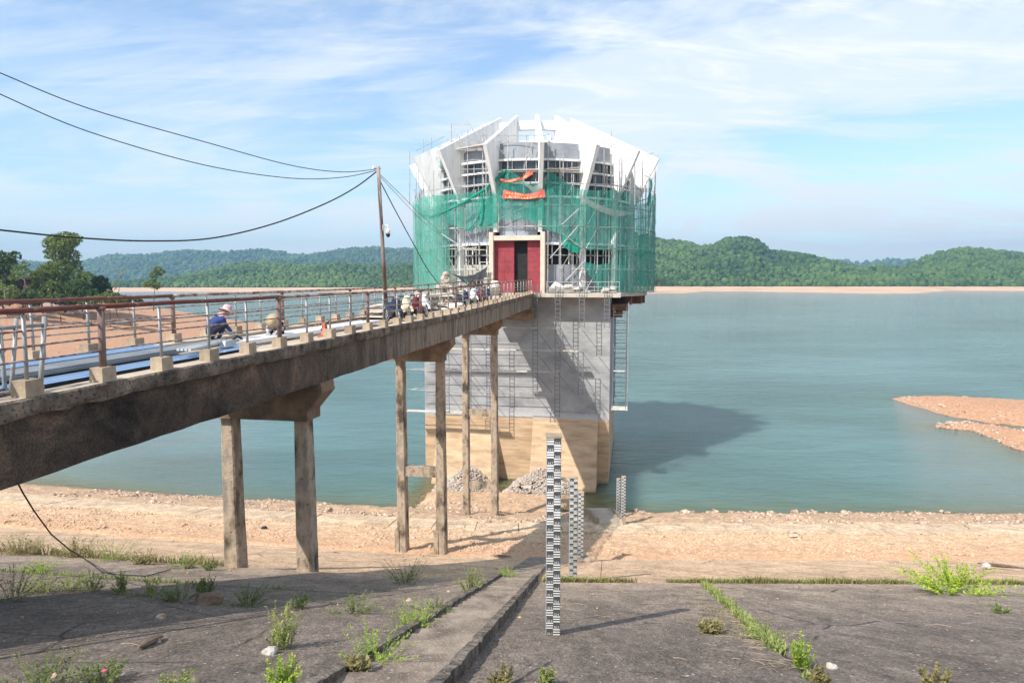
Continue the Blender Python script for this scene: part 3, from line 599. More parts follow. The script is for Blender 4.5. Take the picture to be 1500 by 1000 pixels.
hill('hill', [(-80, 426), (760, 426)], 419, [(-80, 392), (0, 386), (40, 383), (100, 386), (140, 379), (165, 373), (215, 375), (245, 369), (275, 366), (330, 371), (360, 367), (390, 366), (420, 372), (455, 373), (500, 366), (545, 362), (570, 364), (610, 364), (680, 372), (760, 380)],
     2500, 3100, 13, 7, 'blue-green forest on the farthest ridge at left')
hill('hill', [(1100, 424), (1440, 424)], 418, [(1100, 392), (1180, 384), (1230, 381), (1270, 384), (1310, 379), (1360, 384), (1440, 392)], 3600, 4000, 40, 13, 'faint blue wooded mountain showing in the gap between the two right hills')

# ------------------------------------------------------------------ parts built in the axes of bridge and tower (u across, v along, z up)
class TB(MB):
    def __init__(s, o=(0, 0, 0)): super().__init__(); s.o = o
    def mesh(s, name, mats, smooth=False):
        s.v = [(p[0]-s.o[0], p[1]-s.o[1], p[2]-s.o[2]) for p in s.v]; return MB.mesh(s, name, mats, smooth)
def tthing(name, label, cat, uvz, group=None): return thing(name, label, cat, W(*uvz), TH, group)
def phi_of(x, r):       # local angle on a circle of radius r round the tower axis that shows at pixel column x
    lo, hi = -89, 89
    for _ in range(40):
        m_ = (lo+hi)/2; a = math.radians(m_); p = C0 + cU*(r*math.sin(a)) - cV*(r*math.cos(a))
        c = (p.x/(p.y*math.cos(PITCH)))*F+750
        if c < x: lo = m_
        else: hi = m_
    return (lo+hi)/2
def cyl(phi, r, z): a = math.radians(phi); return Vector((r*math.sin(a), -r*math.cos(a), z))
def z_at(x, y, r):
    a = math.radians(phi_of(x, r)); p = C0 + cU*(r*math.sin(a)) - cV*(r*math.cos(a)); return at_d(x, y, p.y).z

# ---- staircase down the bank
def build_stairs():
    s0, s1 = 2.2, 31.8; a = lambda d: -1.75+.106*(d-6.8); b = lambda d: -.67+.1052*(d-6.8)
    base = Vector((a(4), 4, float(profile(4.0)))); t = thing('staircase', 'long concrete staircase running straight down the dark bank towards the gauges', 'staircase', base)
    def P(x, d, up): return Vector((x, d, float(profile(np.array([d - float(gcurve(np.array(x)))]))[0]) + up)) - base
    dd = .5; d = s0; k = 0
    while d < s1:
        e = min(s1, d+dd-.012); z = P(a(d), d, 0).z; o = MB(); j = random.uniform(-.008, .008)
        zt = z + .0 + j; zb = z-.35; xa, xb, xc, xd = a(d)-.04, b(d)+.0, b(e)+.0, a(e)-.04
        o.add([(xa-base.x, d-base.y, zb), (xb-base.x, d-base.y, zb), (xc-base.x, e-base.y, zb), (xd-base.x, e-base.y, zb),
               (xa-base.x, d-base.y, zt), (xb-base.x, d-base.y, zt), (xc-base.x, e-base.y, zt-.366*dd+.07), (xd-base.x, e-base.y, zt-.366*dd+.07)],
              [(0, 3, 2, 1), (4, 5, 6, 7), (0, 1, 5, 4), (1, 2, 6, 5), (2, 3, 7, 6), (3, 0, 4, 7)])
        o.build('step', M['stair'], t); d += dd; k += 1
    for f, w, s_, e_, up in ((a, -.10, s0, 20.3, .14), (b, .10, s0, 19.9, .17)):
        o = MB(); rows = []
        for d in np.arange(s_, e_+.01, .16):
            x = f(d); w_ = w; n1 = random.uniform(-.018, .01)-(.035 if random.random() < .06 else 0); n2 = random.uniform(-.016, .008)
            x0, x1 = (x-.10+n2, x+.04) if w < 0 else (x-.03, x+.105+n2)
            rows.append([P(x0, d, -.3), P(x0, d, up+n1), P(x1, d, up+n1), P(x1, d, -.3)])
        o.grid([[r[i] for i in range(4)] for r in rows]); o.add(rows[0], [(0, 1, 2, 3)]); o.add(rows[-1], [(3, 2, 1, 0)])
        o.build('curb', M['curb'], t)
build_stairs()

# ---- bridge
def deck_z(v): return 0.0 if v < -37.4 else .4*(v+37.4)/27.0
UN, UF = 1.55, -2.15; PV = [-51.3, -37.4, -24.0]
def build_bridge():
    o0 = (-.3, -66, -1.5); B = tthing('footbridge', 'long weathered concrete footbridge on tall twin-legged piers leading to the round tower', 'bridge', o0)
    ends = [-66.5, -51.3, -37.4, -24.0, -10.42]
    for i in range(4):
        a, b = ends[i]+.02, ends[i+1]-.02; n = 26
        m = TB(o0)
        for (u0, u1, name) in ((1.08, 1.40, 'girder'), (-2.0, -1.68, 'girder')):
            m = TB(o0); rows = []
            for k in range(n+1):
                v = a+(b-a)*k/n; z = deck_z(v); j = random.uniform(-.012, .012); bt = random.uniform(-.025, .0)
                rows.append([(u0, v, z-1.2+bt), (u0, v, z-.27), (u1+j, v, z-.27), (u1+j, v, z-.8), (u1+j*.5, v, z-1.2+bt), (u0, v, z-1.2+bt)])
            m.grid(rows); m.add(rows[0][:5], [(0, 1, 2, 3, 4)]); m.add(rows[-1][:5], [(4, 3, 2, 1, 0)])
            m.build(name, M['girder'], B)
        m = TB(o0); rows = []
        nn = int((b-a)/.35)
        for k in range(nn+1):
            v = a+(b-a)*k/nn; z = deck_z(v); j = random.uniform(-.02, .015); j2 = random.uniform(-.03, .02)
            rows.append([(UF, v, z-.26), (UN-.03, v, z-.27+j2), (UN+j, v, z-.2), (UN+j, v, z-.03), (UN-.04+j, v, z), (UN-.45, v, z), (UN-.45, v, z-.08), (UF+.45, v, z-.08), (UF+.45, v, z), (UF, v, z), (UF, v, z-.26)])
        m.grid([r[:5] for r in rows]); m.grid([r[4:] for r in rows], 1); m.add(rows[0][:10], [tuple(range(10))]); m.add(rows[-1][:10], [tuple(range(9, -1, -1))])
        m.build('deck_slab', [M['edge'], M['deck']], B)
        for v in np.arange(a+1.7, b, 3.4):           # cross diaphragms under the deck
            m = TB(o0); m.bb((-1.66, v-.1, deck_z(v)-1.0), (1.06, v+.1, deck_z(v)-.28)); m.build('cross_beam', M['cap'], B)
    # last span's bearing block on the tower
    m = TB(o0); m.bb((-2.1, -10.38, -1.9), (1.5, -8.62, -.82)); m.build('bearing_block', M['cap'], B)
    for i, v in enumerate(PV):
        zt = deck_z(v)-1.21; m = TB(o0)
        prof = [(-2.1, zt), (1.38, zt), (1.42, zt-.3), (.95, zt-.85), (.95, zt-1.12), (-1.95, zt-1.12), (-1.95, zt-.85), (-2.2, zt-.3)]
        m.prism(prof, v-.42, v+.42, lambda p, t: (p[0], t, p[1])); pier = m.build('pier', M['cap'], B)
        for uc in ((-1.68, .62) if i == 0 else (-1.28, .74)):
            w = W(uc, v); zb = gz(w.x, w.y)-.4; m = TB(o0); rows = []
            nseg = 14
            for k in range(nseg+1):
                z = zt-1.12 + (zb-(zt-1.12))*k/nseg; h = .19+.05*(k/nseg)+random.uniform(-.008, .008); hv = .21+.05*(k/nseg)
                c = .04; rows.append([(uc-h, v-hv+c, z), (uc-h+c, v-hv, z), (uc+h-c, v-hv, z), (uc+h, v-hv+c, z), (uc+h, v+hv, z), (uc-h, v+hv, z), (uc-h, v-hv+c, z)])
            m.grid(rows); m.add(rows[0][:6], [(0, 1, 2, 3, 4, 5)])
            if i >= 1:
                m.bb((uc-.34, v-.30, zb), (uc-.12, v+.3, zb+1.5)) if i == 1 else None
            m.build('leg', M['pier'], pier)
        if i > 0:
            for zc in ([-7.85] if i == 1 else [-7.5, -12.6]):
                m = TB(o0); m.bb((-1.06, v-.17, zc-.24), (.52, v+.17, zc+.24)); m.build('tie_beam', M['pier'], pier)
        if i == 0: pass
    return B
BR = build_bridge()

def build_railing(u, side, label, v_shift=0.0):
    o0 = (u, -66, 0); R = tthing('railing', label, 'railing', o0)
    pm = TB((0, 0, 0)); 
    blockm = MB().box((0, 0, .12), (.24, .32, .24), taper=.96).mesh('plinth', M['block'])
    thin = MB(); thin.tube([(0, 0, .2), (0, 0, 1.16)], .028, 8); thinm = thin.mesh('post', M['galv'], True)
    thick = MB(); thick.tube([(0, 0, .2), (0, 0, 1.2)], .055, 10); thick.tube([(0, 0, 1.16), (0, 0, 1.215)], .075, 10); thickm = thick.mesh('post', M['pole'], True)
    dv = 1.43; k = 0; v = -61.0 + v_shift; vs_ = []
    while v < -10.9: vs_.append(v); v += dv
    vs_ = [v_shift-61.0-dv*j for j in (2, 1)] + vs_
    for k, v in enumerate(vs_):
        z = deck_z(v); th = (k-2) % 4 == 1
        obj('plinth', blockm, R, (0+random.uniform(-.01, .01), v+66, z-.005), (0, 0, random.uniform(-.03, .03)))
        p = obj('post', thickm if th else thinm, R, (0, v+66, z), (random.uniform(-.012, .012), random.uniform(-.012, .012), 0))
    def rail(v0, v1, h, r, mat, name='rail'):
        m = TB(o0); n = max(2, int((v1-v0)/.7)); m.tube([(u+random.uniform(-.006, .006), v0+(v1-v0)*i/n, deck_z(v0+(v1-v0)*i/n)+h+random.uniform(-.006, .006)) for i in range(n+1)], r, 8)
        m.build(name, mat, R, True)
    tops = [-66.5] + [v for k, v in enumerate(vs_) if (k-2) % 4 == 1] + [-10.6]
    mats = ['maroon', 'maroon', 'rustrail', 'rustrail', 'rustrail', 'maroon', 'maroon', 'rustrail', 'maroon', 'maroon', 'maroon', 'maroon']
    if side == 'far': mats = ['rustrail', 'maroon', 'rustrail', 'rustrail', 'rustrail', 'rustrail', 'rustrail', 'maroon', 'rustrail', 'rustrail', 'maroon', 'maroon']
    for i in range(len(tops)-1):
        rail(tops[i], tops[i+1], 1.22, .042 if i < 4 else .038, M[mats[i % len(mats)]], 'top_rail')
        for h in (.93, .71, .5): rail(tops[i]+.02, tops[i+1]-.02, h, .016, M['railbar'], 'mid_rail')
build_railing(1.37, 'near', 'rusty tube railing on concrete plinths along the near edge of the footbridge')
build_railing(-1.95, 'far', 'rusty tube railing along the far, lake-left edge of the footbridge', .6)

# ------------------------------------------------------------------ tower
def arc_band0(m, r0, r1, z0, z1, a0, a1, n, mi=0, close=True):
    rows = []
    for k in range(n+1):
        ph = a0+(a1-a0)*k/n; rows.append([cyl(ph, r1, z0), cyl(ph, r1, z1), cyl(ph, r0, z1), cyl(ph, r0, z0), cyl(ph, r1, z0)])
    m.grid([[r[j] for j in range(5)] for r in rows], mi)
    if close and abs(a1-a0) < 359: m.add(rows[0][:4], [(0, 1, 2, 3)], mi); m.add(rows[-1][:4], [(3, 2, 1, 0)], mi)
M['glass'] = material('dark_window_glass', [(.02, .03, .04), (.04, .055, .07)], .6, .08, 0, spec=.6)
def build_tower():
    def arc_band(m, r0, r1, *a, **k):      # the drum wall stands 0.6 m outside the nominal radii used below
        d = .6 if r0 > 8 else 0
        return arc_band0(m, r0+d, r1+d, *a, **k)
    T = tthing('intake_tower', 'round intake tower under construction with white fins on a tall square concrete shaft', 'tower', (0, 0, ZW))
    o0 = (0, 0, ZW)
    # shaft
    m = TB(o0); m.bb((-9.0, -8.6, -22), (8.08, 9.4, .04)); sh = m.build('shaft', M['shaftgrey'], T)
    for (u0, u1, zt) in ((-7.67, -2.18, -11.2), (1.23, 7.09, -10.35)):
        m = TB(o0); zb = -22; P = [(-8.4, zt-.0), (-8.72, zt), (-8.72, zt-.9), (-11.6, -17.2), (-11.6, zb), (-8.4, zb)]
        m.prism(P, u0, u1, lambda p, t: (t, p[0], p[1])); m.build('buttress', M['shaftgrey'], sh)
    # platform slab with straight landing in front
    pts = [(-9.3, -10.4), (8.97, -10.4), (8.97, -7.6)] + [(11.4*math.sin(math.radians(a)), -11.4*math.cos(math.radians(a))) for a in range(54, 308, 8)] + [(-9.3, -7.0)]
    m = TB(o0); m.prism(pts, .06, .42, lambda p, t: (p[0], p[1], t)); pl = m.build('platform', M['slabtop'], T)
    for a in (62, 75, 88, 101, 118, 270, 285): # brackets under the ring
        ca, sa = math.sin(math.radians(a)), -math.cos(math.radians(a)); m = TB(o0)
        Mx = Matrix.Rotation(math.radians(a-90), 3, 'Z'); m.box((9.6*ca, 9.6*sa, -.35), (3.2, .35, .75), Mx); m.build('bracket', M['brown_steel'], pl)
    m = TB(o0); m.bb((8.12, -8.4, -1.15), (9.6, -3.0, -.6)); m.bb((8.12, -8.2, -1.75), (9.1, -5.0, -1.2)); m.build('formwork', M['brown_steel'], pl)
    # drum core
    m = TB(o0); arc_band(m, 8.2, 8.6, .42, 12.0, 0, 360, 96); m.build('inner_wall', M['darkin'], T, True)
    m = TB(o0); m.add([cyl(a*360/64, 9.5, 12.25) for a in range(64)], [tuple(range(64))]); m.add([cyl(a*360/64, 9.5, 11.98) for a in range(64)], [tuple(range(63, -1, -1))]); m.build('roof', M['slabtop'], T)
    # white ledges between the window rows
    for z, r, th in ((11.92, 9.32, .17), (10.93, 9.28, .15), (9.93, 9.28, .15), (8.78, 9.32, .18), (4.72, 9.36, .2), (3.72, 9.2, .1)):
        m = TB(o0); arc_band(m, 8.7, r, z-th/2, z+th/2, *((0, 360) if z > 5 else (13.2, 346.8)), 128); m.build('ledge', M['white'] if z > 4 else M['render'], T)
    rot = lambda k: 22.5*k
    A0, A1 = 12.4, 32.6        # one bay between two fins
    def bay(name, r0, r1, z0, z1, mat, a0=A0, a1=A1, n=6):
        m = MB(); arc_band(m, r0, r1, z0, z1, a0, a1, n); return m.mesh(name, mat)
    wins = [(8.88, 9.84), (10.02, 10.84), (11.02, 11.82)]; lows = [(2.92, 3.62), (3.79, 4.6)]
    wm = [bay('window', 8.7, 8.95, z0, z1, M['glass'], 12.6, 32.4) for z0, z1 in wins]
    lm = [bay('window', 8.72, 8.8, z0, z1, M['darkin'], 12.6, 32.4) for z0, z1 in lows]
    def mull(z0, z1, n, mat, r=.035, d=9.0):
        out = []
        for j in range(n):
            m = MB(); a = 13.2 + (31.8-13.2)*j/(n-1); c = cyl(a, d+.6, (z0+z1)/2); m.box(c, (.09, .09, z1-z0-.012), Matrix.Rotation(math.radians(a), 3, 'Z')); out.append(m.mesh('mullion', mat))
        return out
    mm = [mull(z0, z1, 4, M['render']) for z0, z1 in wins]; ml = [mull(z0, z1, 5, M['offwhite'], d=8.95) for z0, z1 in lows]
    par = bay('parapet', 8.72, 9.06, 12.02, 12.86, M['render'], 11.4, 33.6); par2 = bay('parapet', 8.55, 8.85, 12.26, 13.42, M['render'], 11.4, 33.6)
    midp = []
    for j in range(4): midp.append(bay('wall_panel', 8.72, 9.06+.01*(j % 2), 4.84, 8.68, M['bluepanel'], 12.5+5.03*j, 12.5+5.03*(j+1)-.25, 3))
    basew = [bay('base_wall', 8.72, 9.12, .43, 2.9, M['rawwall'], 11.4, 33.6), bay('base_wall', 8.72, 9.12, .43, 2.9, M['render'], 11.4, 33.6)]
    colm = MB(); colm.box(cyl(11.25, 9.93, (.43+8.69)/2), (.36, .5, 8.69-.43), Matrix.Rotation(math.radians(11.25), 3, 'Z')); colm = colm.mesh('column', M['white'])
    colm2 = MB(); colm2.box(cyl(11.25, 9.93, (5.72+8.69)/2), (.36, .5, 8.69-5.72), Matrix.Rotation(math.radians(11.25), 3, 'Z')); colm2 = colm2.mesh('column', M['white'])
    fin = MB(); P = [(4.8, 16.85), (12.5, 12.85), (10.6, 9.35), (10.18, 8.7), (9.5, 8.7), (9.5, 12.2), (4.8, 12.26)]
    a = math.radians(11.25); er = Vector((math.sin(a), -math.cos(a), 0)); et = Vector((math.cos(a), math.sin(a), 0))
    fin.prism(P, -.17, .17, lambda p, t: er*p[0] + et*t + Vector((0, 0, p[1]))); fin = fin.mesh('fin', M['white'])
    post = MB(); post.box(cyl(22.5, 6.2, 13.25), (.34, .34, 1.9), Matrix.Rotation(math.radians(22.5), 3, 'Z')); post = post.mesh('roof_post', M['white'])
    for k in range(16):
        rz = math.radians(22.5*k); L0 = (0, 0, -ZW); ce = (22.5*k+22.5) % 360; front = ce < .1 or ce > 359.9
        for j in range(3):
            w_ = obj('window', wm[j], T, L0, (0, 0, rz)); [obj('mullion', q, w_) for q in mm[j]]
        obj('fin', fin, T, L0, (0, 0, rz)); obj('parapet', par, T, L0, (0, 0, rz)); obj('roof_post', post, T, L0, (0, 0, rz)); obj('parapet', par2, T, L0, (0, 0, rz))
        obj('column', colm if abs(((22.5*k+11.25+180) % 360)-180) > 12 else colm2, T, L0, (0, 0, rz))
        if not front:
            for j in range(2):
                w_ = obj('window', lm[j], T, L0, (0, 0, rz)); [obj('mullion', q, w_) for q in ml[j]]
            obj('base_wall', basew[0] if 180 < ce < 360 else basew[1], T, L0, (0, 0, rz))
            for q in midp: obj('wall_panel', q, T, L0, (0, 0, rz))
        else:
            m = TB(o0); arc_band(m, 8.72, 9.06, 4.98, 8.68, -10, 10, 6); m.build('wall_panel', M['bluepanel'], T)
    for seg in range(16):
        m = TB(o0); arc_band(m, 4.55, 5.1, 15.45, 16.25, 22.5*seg+11.25+2.2, 22.5*seg+33.75-2.2, 5); m.build('ring_beam', M['white'], T)
    # portal
    m = TB(o0); m.bb((-2.5, -10.3, .42), (-2.12, -8.75, 5.7)); m.build('portal_pilaster', M['beige'], T)
    m = TB(o0); m.bb((2.05, -10.3, .42), (2.43, -8.75, 5.7)); m.build('portal_pilaster', M['beige'], T)
    m = TB(o0); m.bb((-2.1, -10.25, 4.98), (2.03, -8.75, 5.4)); m.build('lintel', M['beige'], T)
    for (ua, ub, nc) in ((-2.1, -.35, 2), (.85, 2.03, 1)):
        for r_ in range(5):
            for c_ in range(nc):
                w_ = (ub-ua)/nc; m = TB(o0); z_ = .42+.908*r_; dv = random.uniform(-.012, .012)
                m.bb((ua+w_*c_+.006, -9.75+dv, z_+.006), (ua+w_*(c_+1)-.006, -9.6, z_+.902)); m.build('door_panel', M['red'], T)
        m = TB(o0); m.bb((ua, -9.59, .42), (ub, -9.5, 4.96)); m.build('door_frame', M['darkin'], T)
    m = TB(o0); m.bb((-.33, -9.34, .42), (.83, -9.27, 4.96)); m.build('doorway_dark_panel', M['darkin'], T)  # dark panel closing the opening, its colour stands in for the shade inside
    for uu in (.85, -.37):
        m = TB(o0); m.bb((uu-.0, -9.59, .42), (uu+.04, -9.36, 4.96)); m.build('door_jamb', M['red'], T)
build_tower()

# ------------------------------------------------------------------ scaffolding round the drum
def r_out(ph): return 12.0-1.75*max(0, math.cos(math.radians(ph)))**2
def build_scaffold():
    o0 = (0, 0, .42); S = tthing('scaffolding', 'tall tube scaffolding ringing the round upper drum of the tower', 'scaffolding', o0); n = 60
    lv = [.6, 2.45, 4.3, 6.15, 8.0, 9.85]
    for ring, dr in (('o', 0), ('i', -.42)):
        for k in range(n):
            ph = 360*k/n+3.0
            if abs(((ph+180) % 360)-180) < 12.5: zb = 5.9
            else: zb = .44
            top = random.choice([8.6, 9.3, 10.3, 11.3]) + (random.uniform(.2, 1.6) if random.random() < .35 else 0)
            if dr < 0: top = random.uniform(10, 12.2)
            r = r_out(ph)+dr; a = math.radians(ph); m = TB(o0); lean = random.uniform(-.02, .02)
            m.tube([cyl(ph, r, zb), cyl(ph+lean*20*0, r+lean*2, top)], .038, 5); m.build('upright_pole', M['pipe'], S)
        for z in lv[:]:
            for k in range(0, n, 4):
                p0 = 360*k/n+3.0
                c = ((p0+7.5+180) % 360)-180
                if abs(c) < 22 and z < 5.5: continue
                m = TB(o0); m.tube([cyl(p0-1+6.2*j, r_out(p0+6.2*j)+dr+.04, z+random.uniform(-.03, .03)) for j in range(5)], .028, 5); m.build('ledger_tube', M['pipe'], S)
    for k in range(n):
        ph = 360*k/n+3.0; c = ((ph+180) % 360)-180
        if abs(c) > 110: continue
        for i in range(5):
            if random.random() < .4: continue
            if abs(c) < 18 and i < 3: continue
            m = TB(o0); d = random.choice([-1, 1]); z0, z1 = lv[i], lv[i+1]
            if d < 0: z0, z1 = z1, z0
            m.tube([cyl(ph, r_out(ph)+.05, z0), cyl(ph+6, r_out(ph+6)+.05, z1)], .02, 4); m.build('brace', M['pipe'], S)
    for z in lv[1:4]:                          # working planks
        for k in range(n):
            ph = 360*k/n+3.0; c = ((ph+180) % 360)-180
            if abs(c) > 100 or random.random() < .35 or (abs(c) < 20 and z < 5.5): continue
            m = TB(o0); p0 = cyl(ph+.4, r_out(ph)-.22, z+.06); p1 = cyl(ph+5.6, r_out(ph+6)-.22, z+.06); d = (p1-p0)
            m.box((p0+p1)/2, (d.length, .34, .05), Matrix.Rotation(math.atan2(d.y, d.x), 3, 'Z')); m.build('plank', M['plank'], S)
    # stray poles and high cage at the upper left, taller poles at the right
    def pp(a, b, r=.044, name='upright_pole'):
        m = TB(o0); m.tube([a, b], r, 5); m.build(name, M['pipe'], S)
    def pt(x, y, r): return Vector(to_local(at_d(x, y, (C0-cV*(r*math.cos(math.radians(phi_of(x, r))))+cU*(r*math.sin(math.radians(phi_of(x, r))))).y)))
    for (x, y0, y1, r) in ((620, 300, 203, 11), (632, 300, 202, 10.6), (661, 290, 181, 10.2), (673, 285, 200, 10.4), (685, 285, 190, 10.6), (707, 285, 185, 10.2), (712, 285, 198, 11), (600, 300, 222, 12), (744, 262, 197, 10.3), (771, 262, 198, 10.3),
                           (803, 262, 196, 10.3), (857, 280, 192, 10.5), (885, 285, 203, 11), (895, 290, 192, 11), (899, 290, 221, 11.4), (907, 295, 231, 11.4), (930, 300, 235, 11.8), (941, 300, 236, 11.9), (952, 300, 248, 12.1), (825, 275, 222, 10.4)):
        pp(pt(x, y0, r), pt(x, y1, r))
    for (x0, y0, x1, y1, r) in ((609, 221, 651, 200, 11), (610, 231, 655, 231, 11), (622, 241, 655, 243, 11), (655, 205, 700, 213, 10.5), (661, 183, 690, 183, 10.4), (683, 177, 712, 215, 10.5), (663, 184, 677, 213, 10.5), (676, 198, 712, 220, 10.3),
                                (650, 249, 720, 247, 10.6), (615, 262, 662, 250, 11.2), (700, 198, 800, 199, 10.2), (700, 208, 808, 209, 10.2), (723, 210, 745, 232, 10.2), (770, 210, 782, 232, 10.2), (780, 208, 768, 245, 10.2),
                                (728, 250, 800, 248, 10.4), (835, 218, 862, 212, 10.4), (835, 246, 865, 244, 10.4), (804, 246, 866, 247, 10.4), (892, 215, 905, 217, 11), (895, 240, 912, 241, 11), (945, 228, 957, 224, 12), (944, 257, 956, 262, 12.1), (862, 244, 900, 268, 10.8),
                                (655, 218, 715, 213, 9.8), (655, 221, 715, 217, 10.8)):
        pp(pt(x0, y0, r), pt(x1, y1, r), .03, 'ledger_tube')
    for (x0, y0, x1, y1, r, w) in ((655, 219, 712, 216, 10.4, .9), (735, 250, 792, 249, 10.1, .8), (800, 249, 850, 249, 10.1, .8)):
        a, b = pt(x0, y0, r), pt(x1, y1, r); m = TB(o0); d = b-a; m.box((a+b)/2, (d.length, w, .07), Matrix.Rotation(math.atan2(d.y, d.x), 3, 'Z')); m.build('plank', M['plank'], S)
    # long pale props leaning against the front
    for (x0, y0, x1, y1, r) in ((646, 342, 683, 366, 11.6), (706, 332, 794, 292, 10.5), (823, 329, 848, 306, 11), (806, 378, 848, 330, 11), (829, 411, 855, 384, 11.2), (824, 342, 856, 366, 11), (683, 366, 712, 366, 10.6)):
        pp(pt(x0, y0, r), pt(x1, y1, r), .045, 'brace')
build_scaffold()
def build_shaft_scaffold():
    vv = -10.72; o0 = (8, vv, -10.5); S = tthing('ladder_scaffolding', 'hanging ladder frames and ledger tubes down the front of the square shaft', 'scaffolding', o0)
    def uof(x, v):   # u at pixel column x on plane v
        lo, hi = -15, 15
        for _ in range(40):
            q = (lo+hi)/2; p = W(q, v, -4); c = p.x/(p.y*math.cos(PITCH)+(CAMZ+4)*math.sin(PITCH))*F+750
            if c < x: lo = q
            else: hi = q
        return lo
    def ladder(u, v, z0, z1, name='ladder_frame', w=.42, dirv=False, step=.36):
        m = TB(o0)
        du, dv = (w/2, 0) if not dirv else (0, w/2)
        for s_ in (-1, 1): m.tube([(u+s_*du, v+s_*dv, z0), (u+s_*du, v+s_*dv, z1)], .034, 5)
        z = z0+.15
        while z < z1: m.tube([(u-du, v-dv, z), (u+du, v+dv, z)], .024, 4); z += step
        m.build(name, M['ladder'], S)
    ux = [uof(x, vv) for x in (654, 686, 721, 784, 817, 852, 888)]
    for i, u in enumerate(ux):
        zt = 1.15 if i > 2 else -.1
        zl = [-2.5, -4.5, -6.4, -8.3, -10.4]
        if u < 1.45 and u > -2.1-.3: zt = -2.0
        bot = [-10.4, -10.4, -10.4, -8.9, -10.4, -2.6, -2.6][i]; z = zt
        while z > bot+.2:
            zn = max(bot, z-1.86); ladder(u+random.uniform(-.03, .03), vv, zn+.02, z-.02); z = zn
    u = uof(851, vv); ladder(u, vv, -8.4, -4.6)
    for z, u0, u1 in ((-2.65, -9.4, ux[4]), (-4.62, -9.4, uof(848, vv)), (-6.5, -9.6, uof(815, vv)), (-8.32, -9.6, uof(815, vv)), (-10.35, -10.2, uof(725, vv))):
        for dv in (0, .8):
            m = TB(o0); m.tube([(u0, vv+dv, z), (u1, vv+dv, z+.02)], .028, 5); m.build('ledger_tube', M['pipe'], S)
        m = TB(o0)
        if z in (-4.62, -10.35, -6.5): 
            m.bb((u0+.1 if z != -6.5 else u1-3.5, vv+.05, z+.03), (u1-.1, vv+.45, z+.09)); m.build('plank', M['plank'], S)
    zl = [-2.65, -4.62, -6.5, -8.32, -10.35]
    for i in range(len(ux)-1):
        for k in range(4):
            if i in (2,) : continue
            if i > 3 and k > 2: continue
            m = TB(o0); m.tube([(ux[i], vv+.03, zl[k]), (ux[i]+1.55, vv+.03, zl[k+1])], .028, 4); m.build('brace', M['ladder'], S)
    # outrigger frames at the right-hand side of the shaft
    for v in (-9.6, -6.0, -2.4):
        ladder(8.95, v, -9.9, -.7, 'ladder_frame', 1.1, False, .92)
        m = TB(o0); m.tube([(9.65, v, -9.9), (9.65, v, -.4)], .03, 5); m.build('upright_pole', M['pipe'], S)
    for z in (-1.2, -4.6, -9.8, -7.2):
        for u in (8.5, 9.5):
            m = TB(o0); m.tube([(u, -9.8, z), (u, -2.2, z)], .026, 5); m.build('ledger_tube', M['pipe'], S)
    m = TB(o0); m.bb((8.3, -9.9, -9.75), (9.7, -8.2, -9.7)); m.build('plank', M['plank'], S)
    m = TB(o0); m.bb((8.4, -9.6, -6.4), (9.4, -9.2, -6.34)); m.build('plank', M['plank'], S)
    for z in (-4.62, -6.5, -8.32): # left side stubs
        m = TB(o0); m.tube([(-10.1, vv+.2, z), (-9.2, vv+.2, z)], .024, 5); m.build('ledger_tube', M['pipe'], S)
build_shaft_scaffold()

# ------------------------------------------------------------------ safety nets
def netmat(name, c, a0, a1):
    m = bpy.data.materials.new(name); m.use_nodes = True; N, L, bs = nodes(m); bs.inputs['Roughness'].default_value = .8; bs.inputs['Base Color'].default_value = lin(c)
    tl = N.new('ShaderNodeBsdfTranslucent'); tl.inputs[0].default_value = lin(c); tr = N.new('ShaderNodeBsdfTransparent'); a = N.new('ShaderNodeMixShader'); a.inputs[0].default_value = .45
    L.new(bs.outputs[0], a.inputs[1]); L.new(tl.outputs[0], a.inputs[2])
    g = N.new('ShaderNodeTexCoord'); mp = N.new('ShaderNodeMapping'); mp.inputs['Scale'].default_value = (1, 1, .45); L.new(g.outputs['Object'], mp.inputs[0])
    n = N.new('ShaderNodeTexNoise'); n.inputs['Scale'].default_value = 1.3; n.inputs['Detail'].default_value = 7; n.inputs['Distortion'].default_value = .6; L.new(mp.outputs[0], n.inputs[0])
    mr = N.new('ShaderNodeMapRange'); mr.inputs[1].default_value = .3; mr.inputs[2].default_value = .7; mr.inputs[3].default_value = a0; mr.inputs[4].default_value = a1; L.new(n.outputs[0], mr.inputs[0])
    b = N.new('ShaderNodeMixShader'); L.new(mr.outputs[0], b.inputs[0]); L.new(tr.outputs[0], b.inputs[1]); L.new(a.outputs[0], b.inputs[2]); L.new(b.outputs[0], N['Material Output'].inputs[0]); return m
M['net'] = netmat('green_net', (.05, .42, .33), .26, .70)
M['net2'] = netmat('pale_green_net', (.17, .55, .44), .22, .55)
M['netg'] = netmat('grey_net', (.5, .54, .5), .3, .6)
M['netfold'] = netmat('green_net_fold', (.02, .42, .30), .75, .95)
